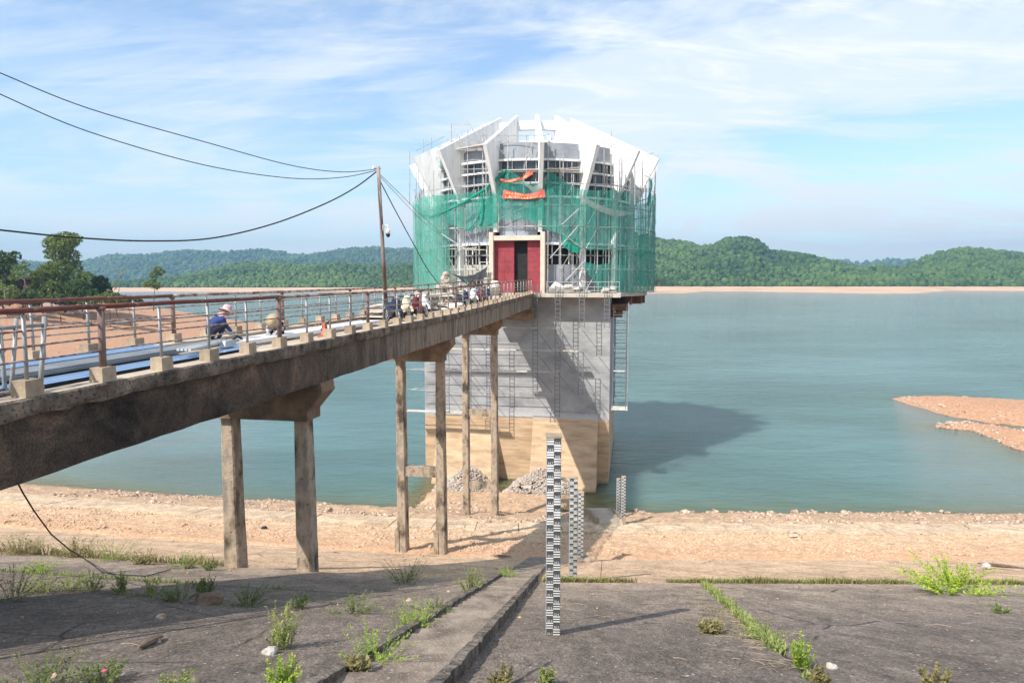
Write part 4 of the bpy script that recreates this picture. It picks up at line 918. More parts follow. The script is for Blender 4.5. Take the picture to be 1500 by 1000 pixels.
def build_net(label, top, bot, mat, dr=.12, nx=70, ny=26, wr=.07, seed=0, right_extra=0, sag=0.0, group=None):
    xs = np.linspace(top[0][0], top[-1][0], nx); tx, ty = [p[0] for p in top], [p[1] for p in top]; bx, by = [p[0] for p in bot], [p[1] for p in bot]
    rows = [[] for _ in range(ny+1)]
    for i, x in enumerate(xs):
        ph = phi_of(min(max(x, 606), 953.5), 12.0 if (x < 650 or x > 900) else 10.9); r = r_out(ph)+dr
        ph = phi_of(min(max(x, 606), 953.5), r); r = r_out(ph)+dr
        yt = np.interp(x, tx, ty); yb = np.interp(x, bx, by); zt = z_at(min(max(x, 606), 953.5), yt, r); zb = z_at(min(max(x, 606), 953.5), yb, r)
        zb += .12*mnoise.noise(Vector((x*.13, seed, 0))); 
        for j in range(ny+1):
            t = j/ny; z = zt+(zb-zt)*t
            f = mnoise.noise(Vector((ph*.35, z*.25+seed, seed)))*wr*2.2 + mnoise.noise(Vector((ph*1.1, z*.15, seed+5)))*wr*1.5 + math.sin(ph*3.1+2*mnoise.noise(Vector((z*.4, seed, 2))))*wr*.35 + math.sin(math.pi*t)*sag
            rows[j].append(cyl(ph, r+f, z))
    if right_extra:      # carry the sheet round behind the right edge
        for j in range(ny+1):
            last = rows[j][-1]; ph0 = math.degrees(math.atan2(last.x, -last.y))
            for q in range(1, 9): rows[j].append(cyl(ph0+right_extra*q/8, 12.0+dr+.1*mnoise.noise(Vector((q, j*.3, seed))), last.z))
    m = MB(); m.grid(rows); c = rows[0][len(rows[0])//2]; oo = Vector((c.x, c.y, rows[-1][0].z)); m.v = [tuple(Vector(p)-oo) for p in m.v]
    return m.build('safety_net', mat, smooth=True, loc=W(*oo), rot=(0, 0, TH), label=label, cat='safety net', group=group)
NG = 'green safety nets hung on the tower scaffolding'
build_net('pale green net wrapping the left edge of the scaffolding down to the deck', [(605, 293), (616, 291), (640, 285), (658, 286)], [(605, 428), (640, 430), (650, 424), (651, 424)], M['net2'], nx=40, ny=40, wr=.14, seed=1, right_extra=-70, group=NG)
build_net('green net across the upper left bays, open below it', [(640, 286), (670, 284), (700, 281), (728, 285)], [(640, 322), (665, 330), (690, 339), (728, 334)], M['net'], nx=50, ny=16, wr=.1, seed=2, group=NG)
build_net('green net rising to a point behind the two red banners', [(705, 292), (722, 268), (743, 247), (760, 258), (774, 270), (797, 268)], [(705, 333), (728, 325), (735, 322), (797, 322)], M['net'], nx=50, ny=16, seed=3, group=NG)
build_net('green net peaked like a tent just right of the white centre column', [(776, 285), (790, 268), (804, 250), (818, 260), (850, 279)], [(776, 325), (798, 336), (815, 340), (850, 366)], M['net'], nx=50, ny=20, seed=4, group=NG)
build_net('large dark green net across the right bays of the scaffolding', [(846, 277), (870, 279), (900, 279), (925, 284), (940, 300), (954, 285)], [(846, 366), (870, 366), (900, 369), (930, 371), (954, 371)], M['net'], nx=60, ny=28, wr=.1, seed=5, right_extra=60, group=NG)
build_net('green net covering the lowest right bays down to the platform', [(855, 383), (875, 388), (893, 385), (900, 368), (954, 368)], [(855, 390), (872, 420), (884, 428), (920, 429), (954, 429)], M['net'], nx=60, ny=24, wr=.1, seed=6, right_extra=60, group=NG)
build_net('small torn green net flap hanging beside the door under the tent-shaped net', [(824, 343), (835, 352), (850, 365)], [(824, 360), (836, 369), (850, 371)], M['netfold'], dr=.18, nx=16, ny=8, seed=7, group=NG)
build_net('grey net bunched in a sagging swag between the two net peaks', [(765, 262), (780, 274), (792, 268), (803, 252)], [(765, 268), (782, 284), (794, 276), (803, 258)], M['netg'], dr=.24, nx=24, ny=6, seed=8, group=NG)
build_net('streaked grey net draped diagonally over the right green net', [(846, 283), (875, 300), (900, 308), (925, 311)], [(846, 291), (875, 309), (900, 318), (925, 313)], M['netg'], dr=.24, nx=30, ny=6, seed=9, group=NG)
def build_fold(label, pts, r0, rr, mat):
    P = []
    for i in range(len(pts)-1):
        for k in range(6):
            t = k/6; x = pts[i][0]+(pts[i+1][0]-pts[i][0])*t; y = pts[i][1]+(pts[i+1][1]-pts[i][1])*t; ph = phi_of(max(x, 606), 11.0); r = r_out(ph)+r0; ph = phi_of(max(x, 606), r); P.append(cyl(ph, r_out(ph)+r0, z_at(max(x, 606), y, r)))
    o = P[len(P)//2].copy(); m = MB(); m.tube([p-o for p in P], [rr*(.6+.6*random.random()) for _ in P], 7); m.build('net_fold', mat, smooth=True, loc=W(*o), rot=(0, 0, TH), label=label, cat='safety net', group=NG)
build_fold('rolled dark green net edge swooping up from the left edge to the first peak', [(606, 300), (612, 314), (625, 318), (650, 311), (680, 297), (710, 278), (735, 256), (743, 247)], .22, .13, M['netfold'])
build_fold('gathered vertical green net fold left of the door bay', [(706, 283), (708, 300), (707, 320), (703, 333)], .2, .12, M['netfold'])
build_fold('slack green net edge sagging between the vertical fold and the left upright', [(704, 310), (698, 325), (688, 336), (680, 337)], .2, .07, M['netfold'])
build_fold('twisted green net strip hanging at the extreme right corner pole', [(950, 300), (952, 285), (953, 270), (952, 262)], .1, .14, M['netfold'])

# ---- banners with lettering
def banner(label, pts_top, pts_bot, lines):
    def surf(s_, t):
        i = np.interp; n = len(pts_top)-1; k = s_*n; xs = list(range(n+1))
        xt = i(k, xs, [p[0] for p in pts_top]); yt = i(k, xs, [p[1] for p in pts_top]); xb = i(k, xs, [p[0] for p in pts_bot]); yb = i(k, xs, [p[1] for p in pts_bot])
        x = xt+(xb-xt)*t; y = yt+(yb-yt)*t; ph = phi_of(x, 10.8); r = r_out(ph)+.34+.05*math.sin(k*4+t*3); ph = phi_of(x, r); return cyl(ph, r, z_at(x, y, r))
    o = surf(.5, .5); m = MB(); m.grid([[surf(i/24, j/5)-o for i in range(25)] for j in range(6)])
    b = m.build('banner', M['bannerred'], smooth=True, loc=W(*o), rot=(0, 0, TH), label=label, cat='banner')
    for txt, s0, s1, t0, t1 in lines:
        cu = bpy.data.curves.new('t', 'FONT'); cu.body = txt; to = bpy.data.objects.new('t', cu); COL.objects.link(to)
        dg = bpy.context.evaluated_depsgraph_get(); me = bpy.data.meshes.new_from_object(to.evaluated_get(dg)); bpy.data.objects.remove(to)
        X = [v.co.x for v in me.vertices]; Y = [v.co.y for v in me.vertices]; x0, x1, y0, y1 = min(X), max(X), min(Y), max(Y)
        for v in me.vertices:
            s_ = s0+(s1-s0)*(v.co.x-x0)/(x1-x0); t = t1+(t0-t1)*(v.co.y-y0)/(y1-y0); q = surf(s_, t); w_ = Vector((q.x, q.y, 0)).normalized()*.03; v.co = q+w_-o
        me.materials.clear(); me.materials.append(M['yellowprint']); obj('lettering', me, b)
M['bannerred'] = material('banner_red', [(.62, .09, .07), (.7, .16, .12)], 1.2, .7, .1, 6); M['yellowprint'] = material('banner_yellow', [(.8, .66, .2), (.85, .75, .4)], 2, .7, 0)
banner('larger red banner with yellow lettering strung over the portal', [(738, 278), (752, 281), (766, 284), (782, 283), (797, 277)], [(736, 291), (752, 291), (766, 292), (782, 291), (798, 289)], [('AN TOÀN', .06, .62, .08, .44), ('LÀ TRÊN HẾT', .06, .94, .54, .92)])
banner('thin crumpled red banner hanging askew above the larger one', [(733, 262), (747, 263), (763, 260), (771, 253), (779, 248)], [(734, 266), (747, 267), (763, 264), (773, 260), (780, 255)], [('AN TOÀN LÀ TRÊN HẾT', .08, .92, .2, .85)])

def lower_stairs():
    base = on_ground(895, 768); t = thing('lower_stairs', 'short lower flight of steps with low curbs entering the water by the gauge pair', 'staircase', base)
    for k in range(9):
        y = base.y+.3+.85*k; z = gz(base.x, y)+.12-base.z; m = MB(); m.box((.1*k*.1, y-base.y, z-.15), (1.5, .84, .4)); m.build('step', M['deck'], t)
    for sx in (-.85, .85):
        m = MB(); rows = []
        for k in range(9):
            y = base.y+.85*k; z = gz(base.x, y)-base.z; rows.append([(sx-.1, y-base.y, z-.3), (sx-.1, y-base.y, z+.42), (sx+.1, y-base.y, z+.42), (sx+.1, y-base.y, z-.3)])
        m.grid(rows); m.add(rows[0], [(0, 1, 2, 3)]); m.build('curb', M['block'], t)
lower_stairs()
# ------------------------------------------------------------------ staff gauges
def text_mesh(txt, w, h, mat):
    cu = bpy.data.curves.new('t', 'FONT'); cu.body = txt; to = bpy.data.objects.new('t', cu); COL.objects.link(to)
    me = bpy.data.meshes.new_from_object(to.evaluated_get(bpy.context.evaluated_depsgraph_get())); bpy.data.objects.remove(to)
    X = [v.co.x for v in me.vertices]; Y = [v.co.y for v in me.vertices]; x0, x1, y0, y1 = min(X), max(X), min(Y), max(Y)
    for v in me.vertices: v.co = Vector((w*((v.co.x-x0)/(x1-x0)-.5), 0, h*((v.co.y-y0)/(y1-y0)-.5)))
    me.materials.clear(); me.materials.append(mat); return me
def gauge(x, y, label, H, v0, numbers=True, wd=.2, pad=False, tone=0):
    p = on_ground(x, y); t = thing('staff_gauge', label, 'water gauge', p, random.uniform(-.03, .03), 'staff gauges stepping down the bank')
    m = MB(); m.box((0, wd*.55, H/2-.1), (wd+.012, wd, H+.2)); m.build('post', M['gaugeside'], t)
    m = MB(); m.box((0, wd*.55, H+.012), (wd+.04, wd+.03, .03)); m.build('cap', M['block'], t)
    m = MB(); n = int(round(H/.1)); cw = wd/2; y0 = -.006+wd*.05; 
    f = lambda a, b, c, d, mi: m.add([(a, y0, c), (b, y0, c), (b, y0, d), (a, y0, d)], [(0, 1, 2, 3)], mi)
    for k in range(n):
        z = k*.1
        for side in (0, 1):
            a = -cw if side == 0 else 0
            if (k+side) % 2 == 0 and True:      # solid black block
                f(a, a+cw, z, z+.1, 0)
            else:
                for q in range(5): za, zb = ([(0, .024), (.024, .038), (.038, .062), (.062, .076), (.076, .1)] if k > n*.55 else [(.004, .021), (.021, .042), (.042, .059), (.059, .080), (.080, .097)])[q]; f(a, a+cw, z+za, z+zb, 1 if q % 2 == 0 else 0)
    m.build('scale_face', [M['blackmark'], M['whitemark']], t)
    if numbers:
        for k in range(n):
            side = 0 if k % 2 == 0 else 1; q = text_mesh('%.1f' % (v0+.1*(k+1)), cw*.72, .034, M['whitemark'])
            obj('number', q, t, ((-cw/2 if side == 0 else cw/2), y0-.003, k*.1+.026))
    if pad: m = MB(); m.box((.05, .1, -.02), (.75, .6, .16)); m.build('footing', M['block'], t)
gauge(810, 930, 'tallest, nearest black-and-white water gauge post, standing on the dark slab beside the stairs', 3.0, 32.0)
gauge(839.5, 847, 'second water gauge post, at the grass line behind the nearest one', 3.1, 29.0, wd=.22)
gauge(850.5, 820, 'third water gauge post with a small concrete footing, partly behind the second', 3.1, 26.0, wd=.23, pad=True)
gauge(913, 766, 'lighter right-hand gauge post of the pair at the water edge', 3.0, 23.0, False, .24)
gauge(905.8, 757, 'darker left-hand gauge post of the pair at the water edge', 2.6, 20.0, False, .22)

# ------------------------------------------------------------------ pole, camera, cables
def W3(p): return Vector(p)
PB = at_d(566, 452, 32.6); PT = at_d(554, 244, 32.4)
def build_pole():
    base = Vector((PB.x, PB.y, -.0)); t = thing('utility_pole', 'thin leaning rusty steel pole rising from the far railing of the footbridge', 'pole', base)
    m = MB(); m.tube([(0, 0, .1), (PT.x-base.x, PT.y-base.y, PT.z)], [.095, .08], 10); m.build('pole_shaft', M['pole'], t, True)
    m = MB(); m.box((0, 0, .2), (.7, .45, .42)); m.build('plinth', M['block'], t)
    m = MB(); q = Vector((PT.x-base.x, PT.y-base.y, PT.z)); m.tube([q+Vector((-.2, 0, -.1)), q+Vector((.12, 0, -.1))], .035, 6); m.build('bracket', M['pole'], t)
    m = MB(); m.lathe([(.0, 0), (.05, 0), (.035, .05), (.06, .08), (.035, .12), (.0, .14)], q+Vector((-.22, 0, -.1)), 8); m.build('insulator', M['camwhite'], t)
    c = at_d(560.5, 333, 32.45); c0 = thing('security_camera', 'white dome security camera with black globe bracketed to the leaning pole', 'camera', c)
    m = MB(); m.box((.03, 0, -.02), (.06, .12, .3)); m.tube([(.05, 0, .02), (.14, 0, .10), (.22, 0, .09), (.25, 0, .0), (.25, 0, -.08)], .03, 8); m.build('arm', M['camwhite'], c0, True)
    m = MB(); m.lathe([(0, -.06), (.07, -.07), (.105, -.13), (.11, -.3), (0, -.3)], (.25, 0, 0), 14); m.build('housing', M['camwhite'], c0, True)
    m = MB(); m.lathe([(.1, -.3), (.1, -.36), (.075, -.43), (.03, -.465), (0, -.47)], (.25, 0, 0), 14); m.build('dome', M['black'], c0, True)
build_pole()
def cable(label, pts, P, D, r=.016, ext=0, cat='cable', mat='cable'):
    # every sampled point lies on the vertical plane through P with direction D: a wire hanging in space
    n = Vector((-D[1], D[0], 0)).normalized(); out = []
    for x, y in pts:
        d = ray(x, y); k = (P-Vector((0, 0, CAMZ))).dot(n)/d.dot(n); out.append(Vector((0, 0, CAMZ))+d*k)
    # smooth: quadratic-ish resample through Catmull-Rom, plus an extension beyond the frame
    if ext: a, b = out[0], out[1]; c = out[2]; q = a+(a-b).normalized()*ext; q.z = a.z+(a.z-b.z)/(a-b).length*ext*1.12; out = [q]+out
    P2 = [out[0]]+out+[out[-1]]; sm = []
    for i in range(1, len(P2)-2):
        for s_ in range(8):
            t = s_/8; p0, p1, p2, p3 = P2[i-1], P2[i], P2[i+1], P2[i+2]
            sm.append(.5*((2*p1)+(-p0+p2)*t+(2*p0-5*p1+4*p2-p3)*t*t+(-p0+3*p1-3*p2+p3)*t**3))
    sm.append(out[-1]); o = sm[0].copy(); m = MB(); m.tube([p-o for p in sm], r, 5); m.build('cable', M[mat], smooth=True, loc=o, label=label, cat=cat)
top = at_d(551, 249, 32.4)
cable('upper of the two thin overhead wires running from the pole top to upper left', [(-40, 91), (0, 107), (130, 159), (300, 208), (425, 242), (500, 252), (551, 248)], top, (-.6, -.8), .017, 6)
cable('lower of the two thin overhead wires running from the pole top to upper left', [(-40, 119), (0, 138), (130, 193), (300, 242), (425, 261), (500, 260), (551, 250)], top, (-.6, -.8), .017, 6)
cable('thick black overhead cable sagging low across the left of the sky', [(-40, 333), (0, 337), (110, 348), (215, 353), (310, 349), (400, 328), (475, 299), (520, 275), (551, 252)], top, (-.6, -.8), .03, 6)
tq = W(*cyl(phi_of(646, 11.6), 11.6, 5.2)); Dq = (tq-top); 
cable('pale stay wire from the pole down to the scaffolding corner, upper of the pair', [(557, 256), (590, 288), (620, 318), (646, 341)], top, (Dq.x, Dq.y), .016, 0, mat='pole')
cable('pale stay wire from the pole down to the scaffolding corner, lower of the pair', [(557, 259), (588, 292), (618, 323), (645, 344)], top, (Dq.x, Dq.y), .014, 0, mat='pole')
tq2 = W(-3.2, -12.5, 0); Dq2 = tq2-top
cable('dark cable dropping steeply from the pole to the deck in front of the tower', [(557, 266), (580, 310), (605, 356), (625, 392), (645, 419)], top, (Dq2.x, Dq2.y), .026, 0)
def hose():
    P = [at_d(24, 703, 11.5), at_d(34, 722, 11.5), at_d(50, 748, 12.0), at_d(75, 782, 13), at_d(100, 803, 14)] + [on_ground(x, y)+Vector((0, 0, .03)) for x, y in ((125, 820), (150, 839), (175, 843), (215, 845), (250, 835))]
    o = P[0].copy(); m = MB(); m.tube([p-o for p in P], .014, 5); m.build('hose', M['cable'], smooth=True, loc=o, label='thin dark hose hanging from under the footbridge and trailing over the weedy slab', cat='hose')
hose()

# ------------------------------------------------------------------ stones, rubble, driftwood
def rocks(name, P, R, mat, label, flat=.65, cat='stones', big=False):
    n = len(P); V0, F0 = (IV2, IF2) if big else (IV, IF); k = len(V0)
    v = V0[None]*(1+.35*RNG.uniform(-1, 1, (n, k, 1))); a = RNG.uniform(0, 6.28, n); ca, sa = np.cos(a), np.sin(a)
    sx = RNG.uniform(.7, 1.3, n); sz = RNG.uniform(.45, .9, n)*flat/.65; v = v*np.stack([sx, np.ones(n), sz], 1)[:, None]
    x = v[..., 0]*ca[:, None]-v[..., 1]*sa[:, None]; y = v[..., 0]*sa[:, None]+v[..., 1]*ca[:, None]; v = np.stack([x, y, v[..., 2]], -1)*R[:, None, None]
    V = P[:, None]+v; Fq = F0[None]+(np.arange(n)*k)[:, None, None]
    return obj(name, npmesh(name, V.reshape(-1, 3), Fq.reshape(-1, 3), mat), kind='stuff', label=label, cat=cat)
def scatter(n, s0, s1, x0, x1, dens=.0):
    X = RNG.uniform(x0, x1, n); s = RNG.uniform(s0, s1, n)
    keep = vnoise(X, s, .35, 9)+.5*vnoise(X, s, 1.2, 2) > dens; X, s = X[keep], s[keep]; Y = s+gcurve(X); return X, Y
def build_rocks():
    X, Y = scatter(24000, 42.6, 53.6, -34, 44, .12); Z = ground_z(X, Y); k = (Z > ZW-.15) & ~((np.abs(X-5.6) < 1.4) & (Y > 42) & (Y < 51)); X, Y, Z = X[k], Y[k], Z[k]; R = np.clip(RNG.lognormal(-3.2, .7, len(X)), .025, .38)
    rocks('rubble', np.stack([X, Y, Z], 1), R, M['stone'], 'band of loose broken stones along the water edge')
    X, Y = scatter(15000, 32.7, 38.6, -30, 34, -.1); Z = ground_z(X, Y); R = np.clip(RNG.lognormal(-3.2, .5, len(X)), .02, .16)
    rocks('gravel', np.stack([X, Y, Z], 1), R, M['gravelo'], 'orange gravel and pebbles lying on the bank below the tan concrete')
    X, Y = scatter(1300, 4, 32, -26, 24, .1); Z = profile(Y-gcurve(X))+.01; R = np.clip(RNG.lognormal(-4.3, .5, len(X)), .006, .04)
    rocks('grit', np.stack([X, Y, Z], 1), R, M['gravelo'], 'small pebbles and crumbs scattered over the concrete slope')
    for (cx, cy, rx, ry, h, lab) in ((2.6, 57.3, 3.4, 2.0, 1.25, 'heap of pale broken rubble against the foot of the right buttress'), (-3.9, 57.9, 3.0, 1.9, 1.25, 'heap of grey rubble against the foot of the left buttress')):
        n = 4200; a = RNG.uniform(0, 6.28, n); q = np.sqrt(RNG.uniform(0, 1, n)); X = cx+rx*q*np.cos(a); Y = cy+ry*q*np.sin(a); base = np.maximum(ground_z(X, Y), ZW-.1)
        Z = base + h*(1-q**1.8)*(1+.45*vnoise(X, Y, .9, 3)) - .07; R = np.clip(RNG.lognormal(-2.75, .45, n), .04, .22)
        rocks('rubble_heap', np.stack([X, Y, Z], 1), R, M['rubble'], lab)
    for I, lab in ((ISL1, 'stones strewn along the edge of the larger sand spit at right'), (ISL2, 'stones strewn on the smaller rocky sand spit at right')):
        A = np.array(I); X = RNG.uniform(A[:, 0].min(), min(A[:, 0].max(), 120), 9000); Y = RNG.uniform(A[:, 1].min(), A[:, 1].max(), 9000); d = poly_sd(X, Y, I)
        k = (d > -.6) & (d < 2.5+2.5*vnoise(X, Y, .2, 3)) & (RNG.random(9000) < .16); X, Y = X[k], Y[k]; Z = ground_z(X, Y); R = np.clip(RNG.lognormal(-2.0, .5, len(X)), .06, .5)
        k = Z > ZW-.2; rocks('spit_stones', np.stack([X, Y, Z], 1)[k], R[k], M['stone'], lab)
    n = 9000; X = RNG.uniform(-200, -88, n); Y = RNG.uniform(130, 340, n); d = poly_sd(X, Y, BANK); k = (d > 4) & (vnoise(X, Y, .07, 5) > .1); X, Y = X[k], Y[k]
    rocks('bank_gravel', np.stack([X, Y, ground_z(X, Y)], 1), np.clip(RNG.lognormal(-1.9, .5, len(X)), .07, .6), M['stone'], 'scattered stones over the sandy far left bank')
    n = 4000; X = RNG.uniform(-170, -86, n); Y = RNG.uniform(120, 330, n); d = poly_sd(X, Y, BANK); k = (d > -.5) & (d < 5+5*vnoise(X, Y, .05, 2)); X, Y = X[k], Y[k]
    rocks('bank_stones', np.stack([X, Y, ground_z(X, Y)], 1), np.clip(RNG.lognormal(-1.4, .5, len(X)), .1, 1.0), M['stone'], 'dark stones along the edge of the far left sand bank')
M['twig'] = material('dry_twigs', [(.16, .12, .08), (.34, .28, .2)], 6, .9, .2, 20, space='pos')
def build_twigs():
    R_ = random.Random(5); m = MB()
    for _ in range(420):
        if R_.random() < .5: y = R_.uniform(7.5, 17); x = dj_(y)-abs(R_.gauss(0, .45))
        else: x = R_.uniform(-11, 11); y = R_.uniform(7, 18)
        if abs(x-(-.9+.106*(y-6.8))) < .8: continue
        z = float(profile(np.array([y-float(gcurve(np.array(x)))]))[0])+.008; a = R_.uniform(0, 3.14); L_ = R_.uniform(.03, .2); d = Vector((math.cos(a), math.sin(a), -.36*math.sin(a)))*L_; c = Vector((x, y, z)); k = Vector((-d.y, d.x, 0))*R_.uniform(-.3, .3)
        m.tube([c-d, c+k+Vector((0, 0, .01)), c+d], R_.uniform(.0025, .006), 3)
    m.build('twigs', M['twig'], kind='stuff', label='dry twigs and stem litter scattered over the dark concrete slope', cat='litter')
dj_ = lambda y: 3.42+.188*(y-8)
build_twigs()
M['gravelo'] = material('orange_gravel', [(.28, .15, .09), (.54, .36, .23), (.52, .42, .31)], 5.0, .95, .3, 8, space='pos')
build_rocks()
def rock(x, y, size, mat, label, cat='rock', name='rock', flat=.7):
    p = on_ground(x, y); s = random.random()*10; V = [tuple(Vector(v)*size*(1+.5*mnoise.noise(Vector(v)*1.6+Vector((s, s, s))))*1.0) for v in IV2]; V = [(a*1.15, b, c*flat) for a, b, c in V]
    me = bpy.data.meshes.new(name); me.from_pydata(V, [], IF2.tolist()); me.materials.append(mat); obj(name, me, None, p+Vector((0, 0, size*.3)), (0, 0, random.random()*6), None, label, cat)
rock(395, 957, .085, M['rockwhite'], 'white stone beside the tall weed on the shaded slab edge')
rock(1218, 978, .06, M['rockwhite'], 'pale stone lying on the dark slab right of the grassy joint')
rock(1445, 830, .17, M['rockwhite'], 'round white bag-like lump on the tan slope at far right')
rock(387, 774, .16, M['black'], 'small black lump on the tan bank between the first pier legs', 'debris', 'lump')
rock(306, 884, .22, M['wood'], 'dark mound with a stub beside the shaded weeds at left', 'debris', 'mound')
rock(787, 765, .22, M['stone'], 'single brown block on the pale strip left of the tall gauge')
rock(1163, 785, .33, M['stone'], 'large flat brown stone lying on the pale concrete strip at right', flat=.35)
rock(712, 765, .26, M['stone'], 'angular stone on the pale strip right of the third pier legs')
rock(600, 880, .06, M['stone'], 'small brown pebble in the shaded weeds left of the stairs')
rock(236, 905, .07, M['stone'], 'flat brown stone on the shaded slab under the footbridge')
rock(230, 970-30, .05, M['rubble'], 'small grey pebble in the shade near the driftwood')
def driftwood(x0, y0, x1, y1, r, label, mat='wood'):
    a, b = on_ground(x0, y0), on_ground(x1, y1); o = (a+b)/2; P = []
    for i in range(7):
        t = i/6; p = a.lerp(b, t)-o+Vector((random.uniform(-.2, .2)*r, random.uniform(-.2, .2)*r, r*.8)); P.append(p)
    m = MB(); m.tube(P, [r*.3, r*.8, r, r*1.1, r, r*.7, r*.4], 7); m.build('driftwood', M[mat], loc=o, label=label, cat='driftwood')
driftwood(203, 952, 238, 935, .045, 'split piece of driftwood lying in the footbridge shadow')
driftwood(1432, 826, 1500, 834, .07, 'long dark branch on the tan slope at the right edge')
driftwood(720, 814, 748, 816, .06, 'thin broken timber below the second pier')
driftwood(270, 833, 286, 830, .05, 'short dark stick under the weeds left of the first pier')

# ------------------------------------------------------------------ weeds, grass
def weed_mesh(name, n, h, w, leaf, seed, mat, upright=.5, lpn=10, extra=None, dens=1.0):
    R = random.Random(seed); V = []; Fq = []; T = []
    def quad(p, d, s, up, tn):
        d = d.normalized(); b = d.cross(up)
        if b.length < 1e-3: b = Vector((1, 0, 0))
        b.normalize(); o = len(V); V.extend([p, p+d*s*.5+b*s*.22, p+d*s, p+d*s*.5-b*s*.22]); Fq.append((o, o+1, o+2, o+3)); T.append(tn)
    for i in range(n):
        a = R.uniform(0, 6.28); rr = R.random()**.6; base = Vector((math.cos(a)*w*.22*rr, math.sin(a)*w*.22*rr, -.01)); hh = h*R.uniform(.45, 1.0)*(1.1-.4*rr)
        out = Vector((math.cos(a), math.sin(a), 0))*w*.5*rr*(1.0 if upright < .6 else .6); tip = base+out+Vector((0, 0, hh)); mid = base.lerp(tip, .5)+Vector((0, 0, hh*.12)); tn = R.random()
        pts = [base, base.lerp(mid, .5), mid, mid.lerp(tip, .55), tip]
        for k in range(4):
            p, q = pts[k], pts[k+1]; s_ = Vector((.0022+.02*leaf, 0, 0))*(1-.2*k); o = len(V); V.extend([p-s_, p+s_, q+s_*.8, q-s_*.8]); Fq.append((o, o+1, o+2, o+3)); T.append(tn*.4)
        for k in range(lpn):
            t = R.uniform(.12, 1.0); j = min(3, int(t*4)); p = pts[j].lerp(pts[j+1], t*4-j); d = Vector((R.uniform(-1, 1), R.uniform(-1, 1), R.uniform(-.1, .9)))
            quad(p, d, leaf*R.uniform(.5, 1.3)*(1.2-.5*t), Vector((R.uniform(-.5, .5), R.uniform(-.5, .5), 1)), min(1, max(0, tn*.5+R.random()*.5+.12*(t-.5))))
    return npmesh(name, [tuple(v) for v in V], Fq, mat, False, {'tint': T})
WV = {}
def weed(x, y, wpx, hpx, mat, label, kind='bushy', cat='weed', flowers=0):
    p = on_ground(x, y); d = p.y; w = wpx*d/1000*1.04; h = hpx*d/1000*1.1; seed = int(x*7+y)
    if kind == 'bushy': me = weed_mesh('weed', int(20+w*26), h, w*1.1, .030+.014*d/20, seed, M[mat], .5, 34)
    elif kind == 'shrub': me = weed_mesh('weed', 70, h, w*1.15, .085, seed, M[mat], .5, 46)
    elif kind == 'tall': me = weed_mesh('weed', int(18+w*20), h, w, .036+.014*d/20, seed, M[mat], .9, 48)
    else: me = weed_mesh('weed', int(60+w*70), h, w*1.1, .09, seed, M[mat], .9, 5)
    t = thing('weed_clump', label, cat, p, 0); obj('foliage', me, t)
    if flowers:
        R = random.Random(seed)
        for _ in range(flowers):
            m = MB(); a = R.uniform(0, 6.28); q = R.random(); m.lathe([(0, -.012), (.02, 0), (.024, .012), (0, .02)], (math.cos(a)*w*.35*q, math.sin(a)*w*.2*q-.05, h*R.uniform(.6, .9)), 6); m.build('flower', M['flower'], t)
weed(18, 878, 75, 50, 'weedd', 'leafy bush dotted with pink flowers at the left edge, on the sunlit slab', flowers=4)
weed(62, 868, 50, 40, 'weed', 'loose pale weed right beside the pink-flowered bush')
weed(30, 812, 80, 30, 'dry', 'straw-coloured grass clump on the joint at the left edge', 'grass')
weed(110, 815, 70, 28, 'dry', 'dry grass clump on the joint behind the hanging hose', 'grass')
weed(62, 836, 45, 20, 'weed2', 'low bright green weed between the two grassy joints at left')
weed(165, 822, 65, 34, 'weed', 'feathery green weed on the joint, left of the first pier')
weed(210, 826, 40, 22, 'dry', 'thin pale grass tuft right of the feathery joint weed', 'grass')
weed(270, 832, 52, 24, 'weed', 'rounded weed on the joint nearest the first pier, left side')
weed(308, 835, 22, 14, 'weedd', 'tiny dark weed at the foot of the first pier')
weed(102, 864, 55, 32, 'weed', 'spreading weed on the lower joint under the hose')
weed(134, 865, 40, 34, 'weed', 'upright weed touching the spreading one on the lower joint')
weed(178, 869, 26, 36, 'weed', 'single tall stalky weed where the hose lies on the slab', 'tall')
weed(222, 873, 60, 26, 'weed', 'wide pale weed in the middle of the lower joint')
weed(262, 880, 50, 28, 'weedd', 'dark weed left of the mound, at the edge of the shadow')
weed(300, 872, 35, 34, 'weedd', 'grey-green weed leaning over the dark mound', 'tall')
weed(362, 886, 55, 28, 'weedd', 'low dark weed in the footbridge shadow right of the mound')
weed(440, 890, 25, 26, 'weedd', 'small thin weed in the shade left of the long bush row')
weed(412, 948, 72, 72, 'weed', 'tall stemmy weed standing by the white stone', 'tall')
weed(412, 1010, 66, 60, 'weed2', 'yellow-green weed at the bottom edge below the white stone', 'tall')
weed(60, 1004, 130, 42, 'weedd', 'wide dark weed bed at the bottom left corner')
weed(152, 998, 62, 30, 'weedd', 'reddish leafy weed with a pink flower at the bottom left', flowers=1)
weed(262, 1006, 40, 24, 'weed', 'small weed at the bottom edge left of centre')
weed(596, 854, 68, 34, 'weedd', 'shaded weed clump below the second pier')
weed(518, 897, 60, 28, 'weedd', 'dark green weed in the shade midway to the stairs')
weed(690, 866, 44, 38, 'weed', 'pale spindly weed just left of the stair curb', 'tall')
weed(742, 847, 26, 16, 'weed2', 'small bright weed where the left stair curb ends')
weed(640, 899, 50, 26, 'weedd', 'reddish-green weed pressed against the left stair curb')
weed(604, 922, 70, 46, 'weed2', 'sunlit yellow-green weed beside the middle of the left curb')
weed(548, 972, 90, 62, 'weed2', 'largest sunlit weed spilling over the left stair curb')
weed(520, 990, 40, 30, 'dry', 'dry grass at the foot of the largest curb weed', 'grass')
weed(735, 1004, 46, 34, 'dry', 'dry weed at the bottom edge just right of the stairs', 'tall')
